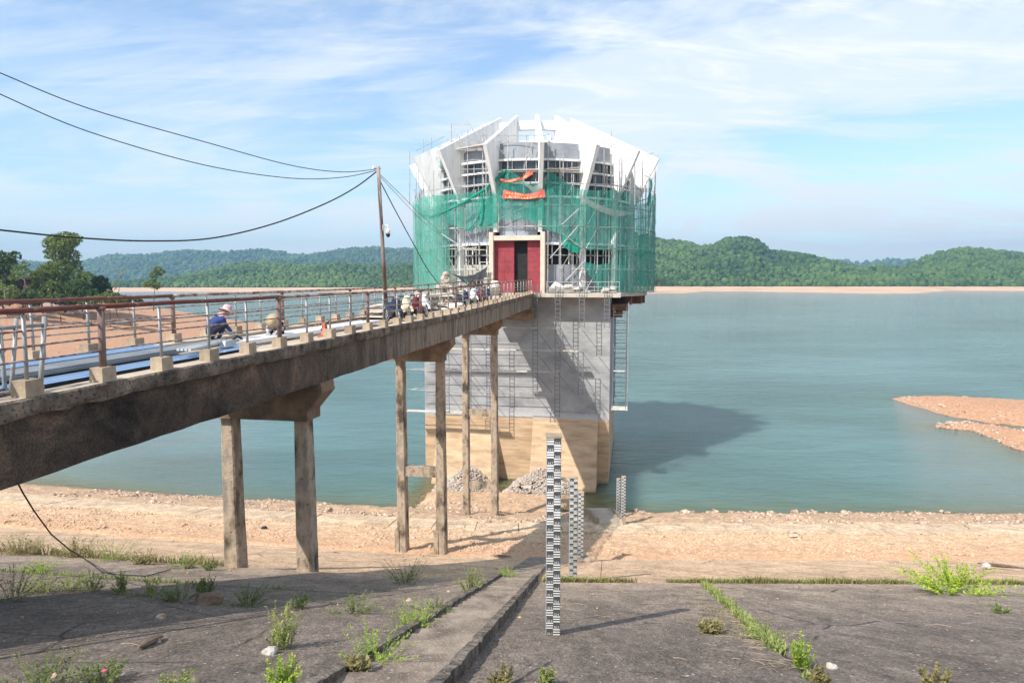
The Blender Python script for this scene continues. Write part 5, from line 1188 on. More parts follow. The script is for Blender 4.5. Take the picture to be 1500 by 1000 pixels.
weed(800, 1004, 26, 34, 'weed', 'slim green weed at the bottom edge below the nearest gauge', 'tall')
weed(1395, 868, 108, 46, 'weed3', 'large bright yellow-green shrub on the grassy joint at right', 'shrub', cat='shrub')
weed(1465, 897, 24, 12, 'weedd', 'tiny brownish weed right of the bright shrub')
weed(1172, 978, 44, 50, 'weed2', 'bright weed at the lower end of the diagonal grassy joint', 'tall')
weed(1120, 935, 50, 22, 'weed', 'low weed halfway along the diagonal grassy joint')
weed(1042, 926, 40, 20, 'dry', 'dry creeping weed left of the diagonal joint', 'grass')
weed(1200, 1004, 30, 34, 'dry', 'thin dry weed at the bottom edge near the pale stone', 'tall')
weed(1372, 1006, 60, 34, 'dry', 'dry twiggy weed at the bottom right edge', 'tall')
def grass_strip(name, pts, width, n, h, mat, label, seed):
    R = random.Random(seed); V = []; Fq = []; T = []
    L_ = [0]; 
    for a, b in zip(pts[:-1], pts[1:]): L_.append(L_[-1]+math.dist(a, b))
    for _ in range(n):
        q = R.random()*L_[-1]
        if mnoise.noise(Vector((q*.5, seed, 0))) < -.22: continue
        i = max(j for j in range(len(L_)-1) if L_[j] <= q); t = (q-L_[i])/(L_[i+1]-L_[i]); x = pts[i][0]+(pts[i+1][0]-pts[i][0])*t+R.gauss(0, width); y = pts[i][1]+(pts[i+1][1]-pts[i][1])*t+R.gauss(0, width)
        z = float(profile(np.array([y-float(gcurve(np.array(x)))]))[0])-.03; hh = h*R.uniform(.3, 1)*(1+.6*mnoise.noise(Vector((q*.9, seed, 4)))); a = R.uniform(0, 6.28); ln = hh*R.uniform(.2, .8); w = .012
        p = Vector((x, y, z)); d = Vector((math.cos(a), math.sin(a), 0)); s_ = Vector((-d.y, d.x, 0))*w; o = len(V); mid = p+d*ln*.4+Vector((0, 0, hh*.7)); tip = p+d*ln+Vector((0, 0, hh))
        V.extend([p-s_, p+s_, mid+s_, mid-s_, tip]); Fq.append((o, o+1, o+2, o+3)); T.append(R.random()*.8); Fq.append((o+3, o+2, o+4, o+4)); T.append(R.random()*.8)
    V2 = []; F2 = []
    for f in Fq:
        if f[2] == f[3]: o = len(V); V.append(V[f[2]]*1.0+Vector((.003, 0, .001))); f = (f[0], f[1], f[2], o)
        F2.append(f)
    obj(name, npmesh(name, [tuple(v) for v in V], F2, M[mat], False, {'tint': T}), kind='stuff', label=label, cat='grass')
gp = lambda s, xs: [(x, s+float(gcurve(np.array(float(x))))) for x in xs]
grass_strip('grass', gp(18.8, [.9, 3, 6, 10, 14, 18]), .10, 5200, .20, 'dry', 'low grass growing in the level joint across the right slope', 3)
grass_strip('grass', gp(18.8, [.9, 3, 6, 10, 14, 18]), .07, 2600, .20, 'weed', 'greener blades mixed in the level joint at right', 4)
grass_strip('grass', gp(18.8, [-22, -17, -12, -8.5]), .16, 1900, .30, 'dry', 'tall pale grass growing in the upper joint at left', 5)
grass_strip('grass', gp(13.95, [-15, -11, -7.5, -5.0]), .10, 900, .14, 'weed', 'sparse grass growing in the lower joint at left', 6)
dj = lambda y: (3.42+.188*(y-8), y)
grass_strip('grass', [dj(18.6), dj(14), dj(10.5), dj(7)], .055, 4200, .13, 'weed', 'green grass growing down the diagonal joint at right', 7)
grass_strip('grass', [(dj(13)[0]-.35, 13), (dj(11)[0]-.3, 11), (dj(9.4)[0]-.05, 9.4)], .22, 700, .06, 'dry', 'dead matted grass beside the diagonal joint', 8)

# ------------------------------------------------------------------ clutter on the deck
def bl(u, v, z=0): return W(u, v, z)
def make_motorbike():
    t = thing('motorbike', 'x', 'motorbike', (0, 0, 0))
    RX = Matrix.Rotation(math.pi/2, 3, 'X')
    for y in (-.62, .62):
        m = MB(); m.lathe([(.21, -.045), (.27, -.05), (.295, 0), (.27, .05), (.21, .045), (.21, -.045)], (0, y, .295), 20, Matrix.Rotation(math.pi/2, 3, 'Y')); w = m.build('wheel', M['rubber'], t, True)
        m = MB(); m.lathe([(.21, -.02), (.215, .02), (.17, .02), (.17, -.02), (.21, -.02)], (0, y, .295), 20, Matrix.Rotation(math.pi/2, 3, 'Y'))
        for k in range(5): a = 2*math.pi*k/5; m.tube([(0, y, .295), (0, y+.2*math.cos(a), .295+.2*math.sin(a))], .014, 4)
        m.tube([(-.06, y, .295), (.06, y, .295)], .035, 8); m.build('rim', M['chrome'], w)
    m = MB(); rows = []      # main body swept along the length (front is -y)
    for y, w, z0, z1 in ((-.38, .10, .45, .72), (-.2, .12, .34, .60), (0, .13, .32, .58), (.2, .15, .36, .70), (.45, .15, .48, .76), (.7, .10, .58, .80), (.88, .03, .68, .80)):
        rows.append([(-w*.6, y, z0), (-w, y, (z0+z1)/2), (-w*.8, y, z1), (w*.8, y, z1), (w, y, (z0+z1)/2), (w*.6, y, z0), (-w*.6, y, z0)])
    m.grid(rows); body = m.build('body', M['mwhite'], t, True)
    m = MB(); rows = []      # front shield and head cowl
    for y, w, z in ((-.50, .05, .42), (-.52, .16, .55), (-.47, .22, .72), (-.42, .17, .88), (-.47, .14, .98), (-.40, .12, 1.05)):
        rows.append([(-w, y+.1, z), (-w*.7, y-.02, z), (0, y-.06, z), (w*.7, y-.02, z), (w, y+.1, z)])
    m.grid(rows); m.grid([[(p[0], p[1]+.03, p[2]) for p in r][::-1] for r in rows]); m.build('front_shield', M['mwhite'], t, True)
    m = MB(); m.lathe([(.02, 0), (.075, .02), (.085, .05), (0, .05)], (0, -.52, .97), 12, Matrix.Rotation(math.pi/2, 3, 'X')); m.build('headlight', M['chrome'], t, True)
    m = MB(); m.tube([(-.34, -.26, 1.03), (-.14, -.36, 1.02), (.14, -.36, 1.02), (.34, -.26, 1.03)], .018, 6); m.build('handlebar', M['black'], t, True)
    for s_ in (-1, 1):
        m = MB(); m.tube([(s_*.22, -.32, 1.03), (s_*.30, -.34, 1.22)], .008, 4); m.box((s_*.32, -.34, 1.25), (.12, .02, .075)); m.build('mirror', M['black'], t)
        m = MB(); m.tube([(s_*.09, -.42, .8), (s_*.09, -.60, .3)], .022, 6); m.build('fork_leg', M['chrome'], t, True)
    m = MB(); rows = [];
    for y, w, z in ((-.05, .07, .70), (.1, .12, .755), (.4, .13, .775), (.7, .11, .81), (.82, .05, .80)): rows.append([(-w, y, z-.07), (-w*.9, y, z), (0, y, z+.02), (w*.9, y, z), (w, y, z-.07)])
    m.grid(rows); m.build('seat', M['seat'], t, True)
    m = MB(); m.box((0, .05, .32), (.2, .42, .22), taper=.8); m.tube([(.11, .0, .22), (.13, .4, .24), (.14, .85, .36)], [.02, .035, .045], 8); m.build('engine', M['black'], t)
    m = MB(); m.lathe([(0, 0), (.16, .0), (.3, .02), (.3, .03), (0, .03)], (0, -.62, .30), 4); m.v = []; m.f = []; m.m = []
    rows = [[(x, -.62+.33*math.cos(a), .295+.33*math.sin(a)) for x in (-.06, 0, .06)] for a in [math.radians(q) for q in range(20, 161, 20)]]
    m.grid(rows); m.build('mudguard', M['mwhite'], t, True)
    m = MB(); m.box((0, .9, .72), (.14, .04, .06)); m.build('tail_light', M['mred'], t)
    m = MB(); m.box((0, .93, .58), (.17, .01, .13)); m.build('number_plate', M['whitemark'], t)
    m = MB(); m.tube([(-.1, .1, .25), (-.22, .15, .02)], .014, 5); m.build('side_stand', M['chrome'], t)
    return t
def recolour(t, mat):
    for ch in [k for k in bpy.data.objects if k.parent == t]:
        if ch.name.split('.')[0] in ('body', 'front_shield', 'mudguard'):
            ch.data = ch.data.copy(); ch.data.materials[0] = mat
BIKE = make_motorbike()
bikes = [(607, 'mblue', 'leftmost parked motorbike, navy with a red cowl, first behind the near railing', -.5, -58), (622, 'mcream', 'cream motorbike parked second from the left on the footbridge', -.45, -60), (634, 'mred', 'dark red motorbike parked third from the left on the footbridge', -.5, -52), (646, 'mwhite', 'white motorbike parked fourth from the left on the footbridge', -.4, -62),
         (700, 'mblue', 'dark motorbike parked beside the maroon railing post near the tower', -.3, -55), (712, 'mwhite', 'silver-white motorbike under the black tarp near the tower', -.5, -60), (722, 'mred', 'reddish motorbike close to the red door', -.3, -66), (731, 'mblue', 'last motorbike before the platform, dark blue', -.5, -60)]
def d_near(x): return 8.62/(.925-x/1000)
for i, (x, mt, lab, du, ang) in enumerate(bikes):
    dd = d_near(x)+.2; v = (dd-70+.24)/.985; u = 1.37-.85+du*.2
    b = BIKE if i == 0 else copy_tree(BIKE); b['label'] = lab; b['group'] = 'motorbikes parked on the footbridge'
    b.location = W(u, v, deck_z(v)-.08); b.rotation_euler = (0, 0, TH+math.radians(ang+100)); 
for i, b in enumerate([o for o in bpy.data.objects if o.get('category') == 'motorbike']): pass
_b = {o['label']: o for o in bpy.data.objects if o.get('category') == 'motorbike'}
for (x, mt, lab, du, ang) in bikes: recolour(_b[lab], M[mt])
DK = -.08
def sheet_stack(label, u0, u1, v0, v1, z0, n, mat, rib=.2, cat='sheet stack', skew=0):
    t = tthing('sheet_stack', label, cat, ((u0+u1)/2, (v0+v1)/2, z0)); o = ((u0+u1)/2, (v0+v1)/2, z0)
    for k in range(n):
        m = TB(o); rows = []; z = z0+.03+.035*k; du = random.uniform(-.04, .04); dv = random.uniform(-.15, .15)
        us = []; u = u0
        while u < u1-1e-6:
            for f, h in ((0, 0), (.62, 0), (.70, .022), (.86, .022), (.94, 0)):
                if u+f*rib <= u1+1e-6: us.append((u+f*rib, h))
            u += rib
        for vv in (v0+dv, (v0+v1)/2, v1+dv): rows.append([(uu+du+skew*(vv-v0), vv, z+h) for uu, h in us])
        m.grid(rows); m.build('sheet', mat, t)
def bars(label, name, cat, u0, v0, v1, z, n, w, h, mat, skew=0, sp=None):
    o = (u0, (v0+v1)/2, z); t = tthing(name+'_bundle', label, cat, o)
    for k in range(n):
        m = TB(o); u = u0+k*(sp or w*1.15); sk = skew+random.uniform(-.01, .01); L_ = v1-v0+random.uniform(-.3, .3)
        P = []
        for vv in (v0, v0+L_): x = u+sk*(vv-v0); P += [(x, vv, z), (x+w, vv, z), (x+w, vv, z+h), (x, vv, z+h), (x+.012, vv, z+.012), (x+w-.012, vv, z+.012)]
        m.add(P, [(0, 1, 7, 6), (1, 2, 8, 7), (2, 3, 9, 8), (3, 0, 6, 9), (0, 3, 2, 1), (6, 7, 8, 9)]); m.build(name, mat, t)
sheet_stack('stack of blue corrugated roofing sheets along the far side of the deck at left', -1.55, -.55, -65, -55.2, DK+.14, 2, M['bluesheet'], .26)
sheet_stack('second stack of blue corrugated roofing sheets nearer the near railing', .25, 1.0, -64.5, -54.0, DK+.04, 2, M['bluesheet'], .26)
sheet_stack('pale zinc sheets lying between the two blue stacks', -.5, .2, -64, -53.6, DK+.1, 3, M['greysheet'], .12)
bars('bundle of brown steel bars lying along the near deck edge', 'steel_bar', 'steel bars', 1.04, -64, -50.5, DK+.0, 3, .045, .05, M['brown_steel'], 0)
bars('white painted channel purlins on the deck beyond the crouching worker', 'purlin', 'purlins', -.5, -54.0, -44.5, DK+.06, 5, .09, .11, M['white'], .02, .16)
bars('blackened steel bars lying beside the white purlins', 'steel_bar', 'steel bars', .75, -47.8, -43.4, DK+.02, 3, .06, .06, M['black'], .03)
bars('long dark timbers along the far plinths of the footbridge', 'timber', 'timbers', -1.6, -46, -33, DK+.02, 2, .16, .09, M['wood'], 0)
bars('offcut channel pieces leaning near the blue sheets', 'channel', 'steel offcuts', .55, -56.6, -55.0, DK+.25, 4, .06, .05, M['greysheet'], -.2, .09)
# tilted spare railing frame leaning inside the near rail at the left edge
def rail_frame(label, u, v, nb, tilt, hh=1.1):
    o = (u, v, DK); t = tthing('spare_railing_frame', label, 'railing frame', o)
    def q(a, b): return (u-.12-.25*b/hh, v+a+tilt*b, DK+.05+b)
    m = TB(o); m.tube([q(-1.0, .06), q(1.15, .06)], .03, 7); m.build('bottom_rail', M['railbar'], t, True)
    m = TB(o); m.tube([q(-1.0, hh-.12), q(1.15, hh-.12)], .03, 7); m.build('top_rail', M['galv'], t, True)
    m = TB(o); m.tube([q(-1.0, hh*.62), q(1.15, hh*.62)], .02, 6); m.build('mid_rail', M['galv'], t, True)
    for k in range(nb):
        a = -.9+2.0*k/(nb-1); m = TB(o); m.tube([q(a, 0), q(a, hh)], .03 if k % 2 else .036, 8); m.build('bar', M['galv'], t, True)
rail_frame('nearer of two spare railing frames slanting against the near rail at the left edge', 1.2, -61.6, 5, .38)
rail_frame('farther spare railing frame slanting behind the first at the left edge', .9, -61.9, 4, .22, 1.0)
def props():
    def th(name, label, cat, u, v, z=DK): return tthing(name, label, cat, (u, v, z)), (u, v, z)
    t, o = th('chop_saw', 'orange chop saw standing on the deck by the near railing', 'power tool', .95, -50.4)
    m = TB(o); m.box((.95, -50.4, DK+.05), (.3, .42, .1)); m.build('base', M['orange'], t)
    m = TB(o); m.prism([(-.18, .1), (.16, .1), (.08, .28), (.02, .46), (-.08, .46), (-.1, .3)], .88, .98, lambda p, s: (s, -50.4+p[0], DK+p[1])); m.build('blade_guard', M['orange'], t)
    m = TB(o); m.lathe([(0, 0), (.15, .0), (.15, .02), (0, .02)], (.86, -50.4, DK+.26), 20, Matrix.Rotation(math.pi/2, 3, 'Y')); m.build('blade', M['chrome'], t)
    m = TB(o); m.tube([(.93, -50.3, DK+.42), (.93, -50.0, DK+.5)], .025, 6); m.build('handle', M['black'], t)
    t, o = th('toolbox', 'grey power tool lying on the blue sheets', 'power tool', .45, -54.6, .1)
    m = TB(o); m.box((.45, -54.6, .14), (.16, .5, .14), taper=.8); m.build('body', M['greysheet'], t); m = TB(o); m.tube([(.45, -54.4, .2), (.45, -54.2, .28), (.45, -54.0, .2)], .03, 7); m.build('handle', M['black'], t)
    for i, (u, v, h, lab) in enumerate(((-1.0, -40.2, .5, 'nearer pile of dusty boards on the deck behind the motorbikes'), (-1.1, -34, .7, 'taller pile of dusty boards and planks behind the motorbikes'), (-.9, -27.5, .6, 'board pile closest to the tower door'))):
        t, o = th('board_pile', lab, 'boards', u, v)
        for k in range(9):
            m = TB(o); w_ = random.uniform(.5, 1.3); m.box((u+random.uniform(-.1, .1), v+random.uniform(-.3, .3), DK+.06+.08*k*h/.6), (w_, random.uniform(1.6, 2.6), .05), Matrix.Rotation(random.uniform(-.12, .12), 3, 'Z')); m.build('board', M['plank'] if k % 3 else M['wood'], t)
    # cement bags and debris heaps
    def bagpile(label, u, v, z, n, sp):
        t, o = th('sack_pile', label, 'sacks', u, v, z)
        for k in range(n):
            c = (u+random.uniform(-sp, sp), v+random.uniform(-.4, .4), z+.1+.13*(k//3)); s = random.random()*9
            V = [tuple(Vector((a*.34, b*.22, q*.11))*(1+.25*mnoise.noise(Vector((a, b, q))*2+Vector((s, 0, 0))))+Vector(c)-Vector(o)) for a, b, q in IV2]
            me = bpy.data.meshes.new('sack'); me.from_pydata(V, [], IF2.tolist()); me.polygons.foreach_set('use_smooth', [True]*len(IF2)); me.materials.append(M['bag']); obj('sack', me, t)
    bagpile('heap of pale sacks on the deck between motorbikes and tarp', .2, -33.5, DK, 9, .6)
    bagpile('heap of sacks and rubble on the platform, centre of the right side', 5.2, -9.8, .42, 14, .9)
    bagpile('heap of sacks at the right end of the platform landing', 7.9, -9.6, .42, 10, .5)
    bagpile('heap of pale sacks on the platform left of the portal', -4.6, -9.9, .42, 12, 1.4)
    t, o = th('rubble_tip', 'pale heap of broken concrete piled under the green net at the left end', 'rubble heap', -6.6, -9.6, .42)
    for k in range(26):
        q = random.random(); a = random.uniform(0, 6.28); c = Vector((1.0*q*math.cos(a), .6*q*math.sin(a), 1.7*(1-q)*random.uniform(.6, 1)+.05)); s = random.random()*9; r = random.uniform(.14, .34)
        V = [tuple(Vector(p)*r*(1+.4*mnoise.noise(Vector(p)*2+Vector((s, s, 0))))+c) for p in IV2]; me = bpy.data.meshes.new('chunk'); me.from_pydata(V, [], IF2.tolist()); me.materials.append(M['rubble']); obj('chunk', me, t)
    # platform guard rail
    t, o = th('guard_rail', 'pale tube guard rail along the right landing of the platform', 'guard rail', 5.4, -10.3, .42)
    for u in np.linspace(2.6, 8.85, 8): m = TB(o); m.tube([(u, -10.3, .42), (u, -10.3, 1.4)], .026, 5); m.build('post', M['pipe'], t)
    for z in (.95, 1.38): m = TB(o); m.tube([(2.6, -10.3, z), (8.85, -10.3, z)], .026, 5); m.build('rail', M['pipe'], t)
    for k in range(5): m = TB(o); m.box((3.9, -10.1+.02*k, .52+.07*k), (2.2, .5, .03), Matrix.Rotation(random.uniform(-.06, .06), 3, 'Z')); m.build('plank', M['plank'], t)
    t, o = th('leaning_panel', 'pale triangular board leaning on the platform right of the portal', 'board', 3.3, -9.9, .42)
    m = TB(o); m.prism([(2.5, .5), (4.3, .85), (3.3, 1.45)], -10.05, -9.98, lambda p, s: (p[0], s+.2*p[1], p[1])); m.build('board', M['offwhite'], t)
    # white ladder frame left of the door
    t, o = th('frame_tower', 'white welded scaffold frame standing left of the red door', 'scaffold frame', -2.7, -10.2, .42)
    for u in (-3.3, -2.3): m = TB(o); m.tube([(u, -10.25, .42), (u, -10.25, 3.15)], .035, 6); m.build('upright', M['offwhite'], t)
    for z in np.arange(.7, 3.2, .4): m = TB(o); m.tube([(-3.3 if z > 3 else -2.62, -10.25, z), (-2.3, -10.25, z)], .025, 5); m.build('rung', M['offwhite'], t)
    m = TB(o); m.tube([(-2.62, -10.25, .42), (-2.62, -10.25, 3.1)], .025, 5); m.build('upright', M['offwhite'], t)
    # tarp
    def cloth(label, name, P, mat, cat='tarp', sag=.5):
        a, b, c, d = [Vector(p) for p in P]; o = (a+b+c+d)/4; rows = []
        for j in range(13):
            s = j/12; r = []
            for i in range(19):
                q = i/18; p = a.lerp(b, q).lerp(d.lerp(c, q), s); p.z -= sag*math.sin(math.pi*q)*(1-.5*s)+.07*mnoise.noise(Vector((q*9, s*3, 1))); p.y += .12*math.sin(q*22+s*3)*(.3+s); r.append(p-o)
            rows.append(r)
        m = MB(); m.grid(rows); m.build(name, mat, smooth=True, loc=W(*o), rot=(0, 0, TH), label=label, cat=cat)
    cloth('charcoal tarp slung in a swag left of the red door', 'tarp', [(-5.9, -10.6, 2.15), (-2.5, -10.7, 2.75), (-3.0, -10.9, 1.05), (-4.4, -10.9, 1.25)], M['tarp'], sag=.55)
    cloth('green cloth hanging under the charcoal tarp', 'cloth', [(-4.7, -10.75, 1.7), (-3.9, -10.75, 1.7), (-4.0, -10.8, .95), (-4.4, -10.8, 1.2)], M['greencloth'], 'cloth', .2)
    cloth('dusty teal cloth draped over a pole high on the upper left scaffolding', 'cloth', [(-7.7, -7.5, 12.9), (-7.1, -7.7, 12.9), (-7.15, -7.7, 11.5), (-7.6, -7.5, 11.7)], M['dustteal'], 'cloth', .1)
    cloth('white sheet thrown over a motorbike near the tower', 'sheet', [(-.1, -24.5, 1.25), (1.1, -24.4, 1.1), (1.2, -23.2, .5), (-.1, -23.4, .6)], M['offwhite'], 'sheet', .1)
    t, o = th('blue_drum', 'blue plastic drum on the deck by the sacks', 'drum', -1.0, -22, DK)
    m = TB(o); m.lathe([(0, .05), (.29, .05), (.3, .35), (.28, .37), (.3, .4), (.3, .75), (.28, .8), (.28, .95), (.26, 1.0), (0, 1.0)], (-1.0, -22, 0), 16); m.build('barrel', M['bluesheet'], t, True)
    m = TB(o); m.lathe([(0, 1.0), (.1, 1.0), (.1, 1.04), (0, 1.04)], (-1.1, -22, 0), 8); m.build('lid', M['black'], t)
    t, o = th('mixer', 'dusty concrete hopper standing at the left of the platform entrance', 'concrete mixer', -3.8, -12.2, 0)
    m = TB(o); m.lathe([(.12, .5), (.38, .75), (.45, 1.0), (.38, 1.3), (.22, 1.5), (.2, 1.5), (.2, 1.45)], (-1.2, -14, 0), 14); m.build('drum', M['bag'], t, True)
    for s_ in (-1, 1): m = TB(o); m.tube([(-1.2+.5*s_, -14.3, .0), (-1.2+.4*s_, -14, 1.0), (-1.2+.5*s_, -13.7, .0)], .03, 5); m.build('stand_leg', M['pipe'], t)
M['dustteal'] = material('dusty_teal_cloth', [(.25, .38, .36), (.38, .5, .48)], 3, .9, .2, 20)
props()

# ------------------------------------------------------------------ workers
def person(label, loc, rotz, joints, edges, radii, zones, extra):
    t = thing('person', label, 'person', loc, rotz)
    names = list(joints); me = bpy.data.meshes.new('body'); me.from_pydata([joints[n] for n in names], [(names.index(a), names.index(b)) for a, b in edges], [])
    ob = bpy.data.objects.new('body', me); COL.objects.link(ob); md = ob.modifiers.new('Skin', 'SKIN'); md.use_smooth_shade = True
    sv = me.skin_vertices[0].data
    for i, n in enumerate(names): sv[i].radius = (radii[n], radii[n]*(.8 if n in ('chest', 'hip', 'spine') else 1)); sv[i].use_root = (n == 'hip')
    ss = ob.modifiers.new('Sub', 'SUBSURF'); ss.levels = 2; ss.render_levels = 2
    dg = bpy.context.evaluated_depsgraph_get(); dg.update(); m2 = bpy.data.meshes.new_from_object(ob.evaluated_get(dg)); bpy.data.objects.remove(ob); m2.name = 'body'
    m2.materials.clear()
    mats = []; 
    for n in names:
        if zones[n] not in mats: mats.append(zones[n])
    for k in mats: m2.materials.append(M[k])
    J = [(Vector(joints[n]), mats.index(zones[n])) for n in names]
    for p in m2.polygons: p.material_index = min(J, key=lambda q: (q[0]-p.center).length)[1]; p.use_smooth = True
    obj('body', m2, t); extra(t, joints); return t
def joints_crouch(hx=.36, hz=.84, low=0):
    J = {'hip': (-.22, 0, .30), 'spine': (-.08, 0, .46-low*.3), 'chest': (.10, 0, .60-low*.6), 'neck': (.22, 0, .70-low*.8), 'head': (hx-.04, 0, hz-.08), 'crown': (hx, 0, hz)}
    E = [('hip', 'spine'), ('spine', 'chest'), ('chest', 'neck'), ('neck', 'head'), ('head', 'crown')]
    R = {'hip': .15, 'spine': .14, 'chest': .155, 'neck': .065, 'head': .085, 'crown': .08}
    Z = {'hip': 'trouser', 'spine': 'jacket', 'chest': 'jacket', 'neck': 'skin', 'head': 'skin', 'crown': 'skin'}
    for s_, q in ((1, 'l'), (-1, 'r')):
        J.update({q+'th': (-.14, s_*.11, .28), q+'kn': (.19, s_*.17, .44), q+'an': (.0, s_*.15, .08), q+'to': (.17, s_*.16, .04), q+'sh': (.12, s_*.17, .58-low*.6), q+'el': (.27, s_*.2, .36-low*.3), q+'wr': (.46, s_*.12, .2), q+'ha': (.53, s_*.1, .17)})
        E += [('hip', q+'th'), (q+'th', q+'kn'), (q+'kn', q+'an'), (q+'an', q+'to'), ('chest', q+'sh'), (q+'sh', q+'el'), (q+'el', q+'wr'), (q+'wr', q+'ha')]
        R.update({q+'th': .1, q+'kn': .075, q+'an': .05, q+'to': .04, q+'sh': .075, q+'el': .055, q+'wr': .036, q+'ha': .04})
        Z.update({q+'th': 'trouser', q+'kn': 'trouser', q+'an': 'trouser', q+'to': 'black', q+'sh': 'jacket', q+'el': 'jacket', q+'wr': 'grey_cloth', q+'ha': 'grey_cloth'})
    return J, E, R, Z
def fingers(t, J):
    for q, s_ in (('l', 1), ('r', -1)):
        h = Vector(J[q+'ha'])
        for k in range(4):
            m = MB(); y = (k-1.5)*.02; L_ = (.07, .08, .075, .06)[k]; m.tube([h+Vector((.01, y, .005)), h+Vector((.04+L_*.4, y, -.005)), h+Vector((.045+L_*.7, y, -.05))], [.011, .01, .008], 6); m.build('finger', M['grey_cloth'], t, True)
        m = MB(); m.tube([h+Vector((-.01, -s_*.03, 0)), h+Vector((.03, -s_*.055, -.01)), h+Vector((.055, -s_*.05, -.03))], [.013, .011, .009], 6); m.build('thumb', M['grey_cloth'], t, True)
def ex1(t, J):
    c = Vector(J['crown']); Mx = Matrix.Rotation(math.radians(28), 3, 'Y')
    m = MB(); m.lathe([(.0, .135), (.06, .13), (.1, .10), (.118, .03), (.122, .0), (.2, -.05), (.205, -.055), (.118, -.01)], c+Vector((0, 0, .0)), 20, Mx); m.build('hat', M['floral'], t, True)
    m = MB(); m.lathe([(.02, -.06), (.08, -.03), (.09, .03), (.07, .06)], c+Vector((.035, 0, -.09)), 12, Matrix.Rotation(math.radians(90), 3, 'Y')); m.build('face_mask', M['grey_cloth'], t, True)
    m = MB(); m.box((c.x+.055, .035, c.z-.055), (.03, .028, .012)); m.box((c.x+.055, -.035, c.z-.055), (.03, .028, .012)); m.build('eyes', M['black'], t)
    m = MB(); m.lathe([(.14, -.05), (.12, .02), (.09, .07)], Vector(J['neck'])+Vector((-.02, 0, -.03)), 14, Matrix.Rotation(math.radians(35), 3, 'Y')); m.build('hat_flap', M['floral'], t, True)
    fingers(t, J)
def ex2(t, J):
    c = Vector(J['crown']); Mx = Matrix.Rotation(math.radians(72), 3, 'Y')
    m = MB(); m.lathe([(0, .13), (.02, .12), (.23, 0), (.225, -.004), (.02, .11)], c, 24, Mx); m.build('conical_hat', M['straw'], t, True)
    m = MB(); m.lathe([(.13, -.04), (.11, .04), (.09, .08)], Vector(J['neck']), 12, Matrix.Rotation(math.radians(40), 3, 'Y')); m.build('scarf', M['pink'], t, True); fingers(t, J)
J, E, R_, Z = joints_crouch(); w = W(-.75, -53.3, 0)
person('worker in navy jacket and floral sun hat crouching over the sheets on the deck', (w.x, w.y, .02), TH+math.radians(62), J, E, R_, Z, ex1)
J, E, R_, Z = joints_crouch(.34, .50, .3); w = W(-.15, -51.2, 0); Z2 = dict(Z); 
for k_ in ('spine', 'chest', 'lsh', 'rsh', 'lel', 'rel'): Z2[k_] = 'pink' if k_ == 'chest' else 'grey_cloth'
person('worker bent low behind a straw conical hat turned to the camera', (w.x, w.y, -.02), TH+math.radians(-78), J, E, R_, Z2, ex2)

# ------------------------------------------------------------------ trees and house on the far left bank
def foliage(blobs, n, leaf, mat, seed):
    r = np.random.default_rng(seed); V = []; T = []; wsum = np.array([b[3]*b[4]*b[5] for b in blobs])**.67; cnt = (n*wsum/wsum.sum()).astype(int)+1
    for b, c in zip(blobs, cnt):
        d = r.normal(size=(c, 3)); d /= np.linalg.norm(d, axis=1)[:, None]; rr = r.uniform(.35, 1.0, c)**.5; P = d*rr[:, None]*np.array(b[3:6])
        nz_ = np.array([mnoise.noise(Vector(p*.9/max(1., b[3]*.35)+np.array(b[:3])*.1)) for p in P]); k = nz_ > -.13; P = P[k]*(1+.25*nz_[k])[:, None]; c = len(P)
        a = r.normal(size=(c, 3)); a /= np.linalg.norm(a, axis=1)[:, None]; e = np.cross(a, r.normal(size=(c, 3))); e /= np.linalg.norm(e, axis=1)[:, None]
        s = leaf*r.uniform(.5, 1.2, c)[:, None]; P = P+np.array(b[:3]); V.append(np.stack([P-a*s, P-e*s*.6, P+a*s, P+e*s*.6], 1)); T.append(np.clip(.45+r.normal(0, .2, c)+.5*nz_[k], 0, 1))
    V = np.concatenate(V); T = np.concatenate(T); return npmesh('crown', V.reshape(-1, 3), np.arange(len(V)*4).reshape(-1, 4), mat, False, {'tint': T})
def tree(label, x, yb, d, blobs_px, mat, n, leaf=.5, name='tree', trunkr=.28, limbs=True, group=None, seed=1, trunk_top=None):
    base = at_d(x, yb, d); base.z = gz(base.x, base.y)-.3; t = thing(name, label, 'tree', base, 0, group); R = random.Random(seed)
    B = []
    for (bx, by, rx, rz) in blobs_px:
        c = at_d(bx, by, d)-base; k = d/1000; B.append((c.x, R.uniform(-1, 1)*rx*k*.4, c.z, rx*k, rx*k*.85, rz*k))
    top = max(b[2] for b in B); m = MB(); tx = [b for b in B if b[2] == top][0]
    P = [(0, 0, 0), (tx[0]*.25+R.uniform(-.3, .3), tx[1]*.2, top*.35), (tx[0]*.6, tx[1]*.6, top*.7), (tx[0], tx[1], top)]
    m.tube(P, [trunkr, trunkr*.8, trunkr*.5, trunkr*.15], 8); m.build('trunk', M['bark'], t, True)
    for b in B:
        if b[2] == top: continue
        zz = max(.3*b[2], b[2]-b[5]*1.2); f = zz/top; s_ = Vector((tx[0]*f*.8, tx[1]*f*.8, zz)); m = MB(); e = Vector(b[:3]); m.tube([s_, s_.lerp(e, .5)+Vector((0, 0, .2)), e], [trunkr*.45, trunkr*.3, trunkr*.08], 6); m.build('limb', M['bark'], t, True)
    obj('crown', foliage(B, n, leaf, M[mat], seed), t)
GT = 'trees on the far left bank'
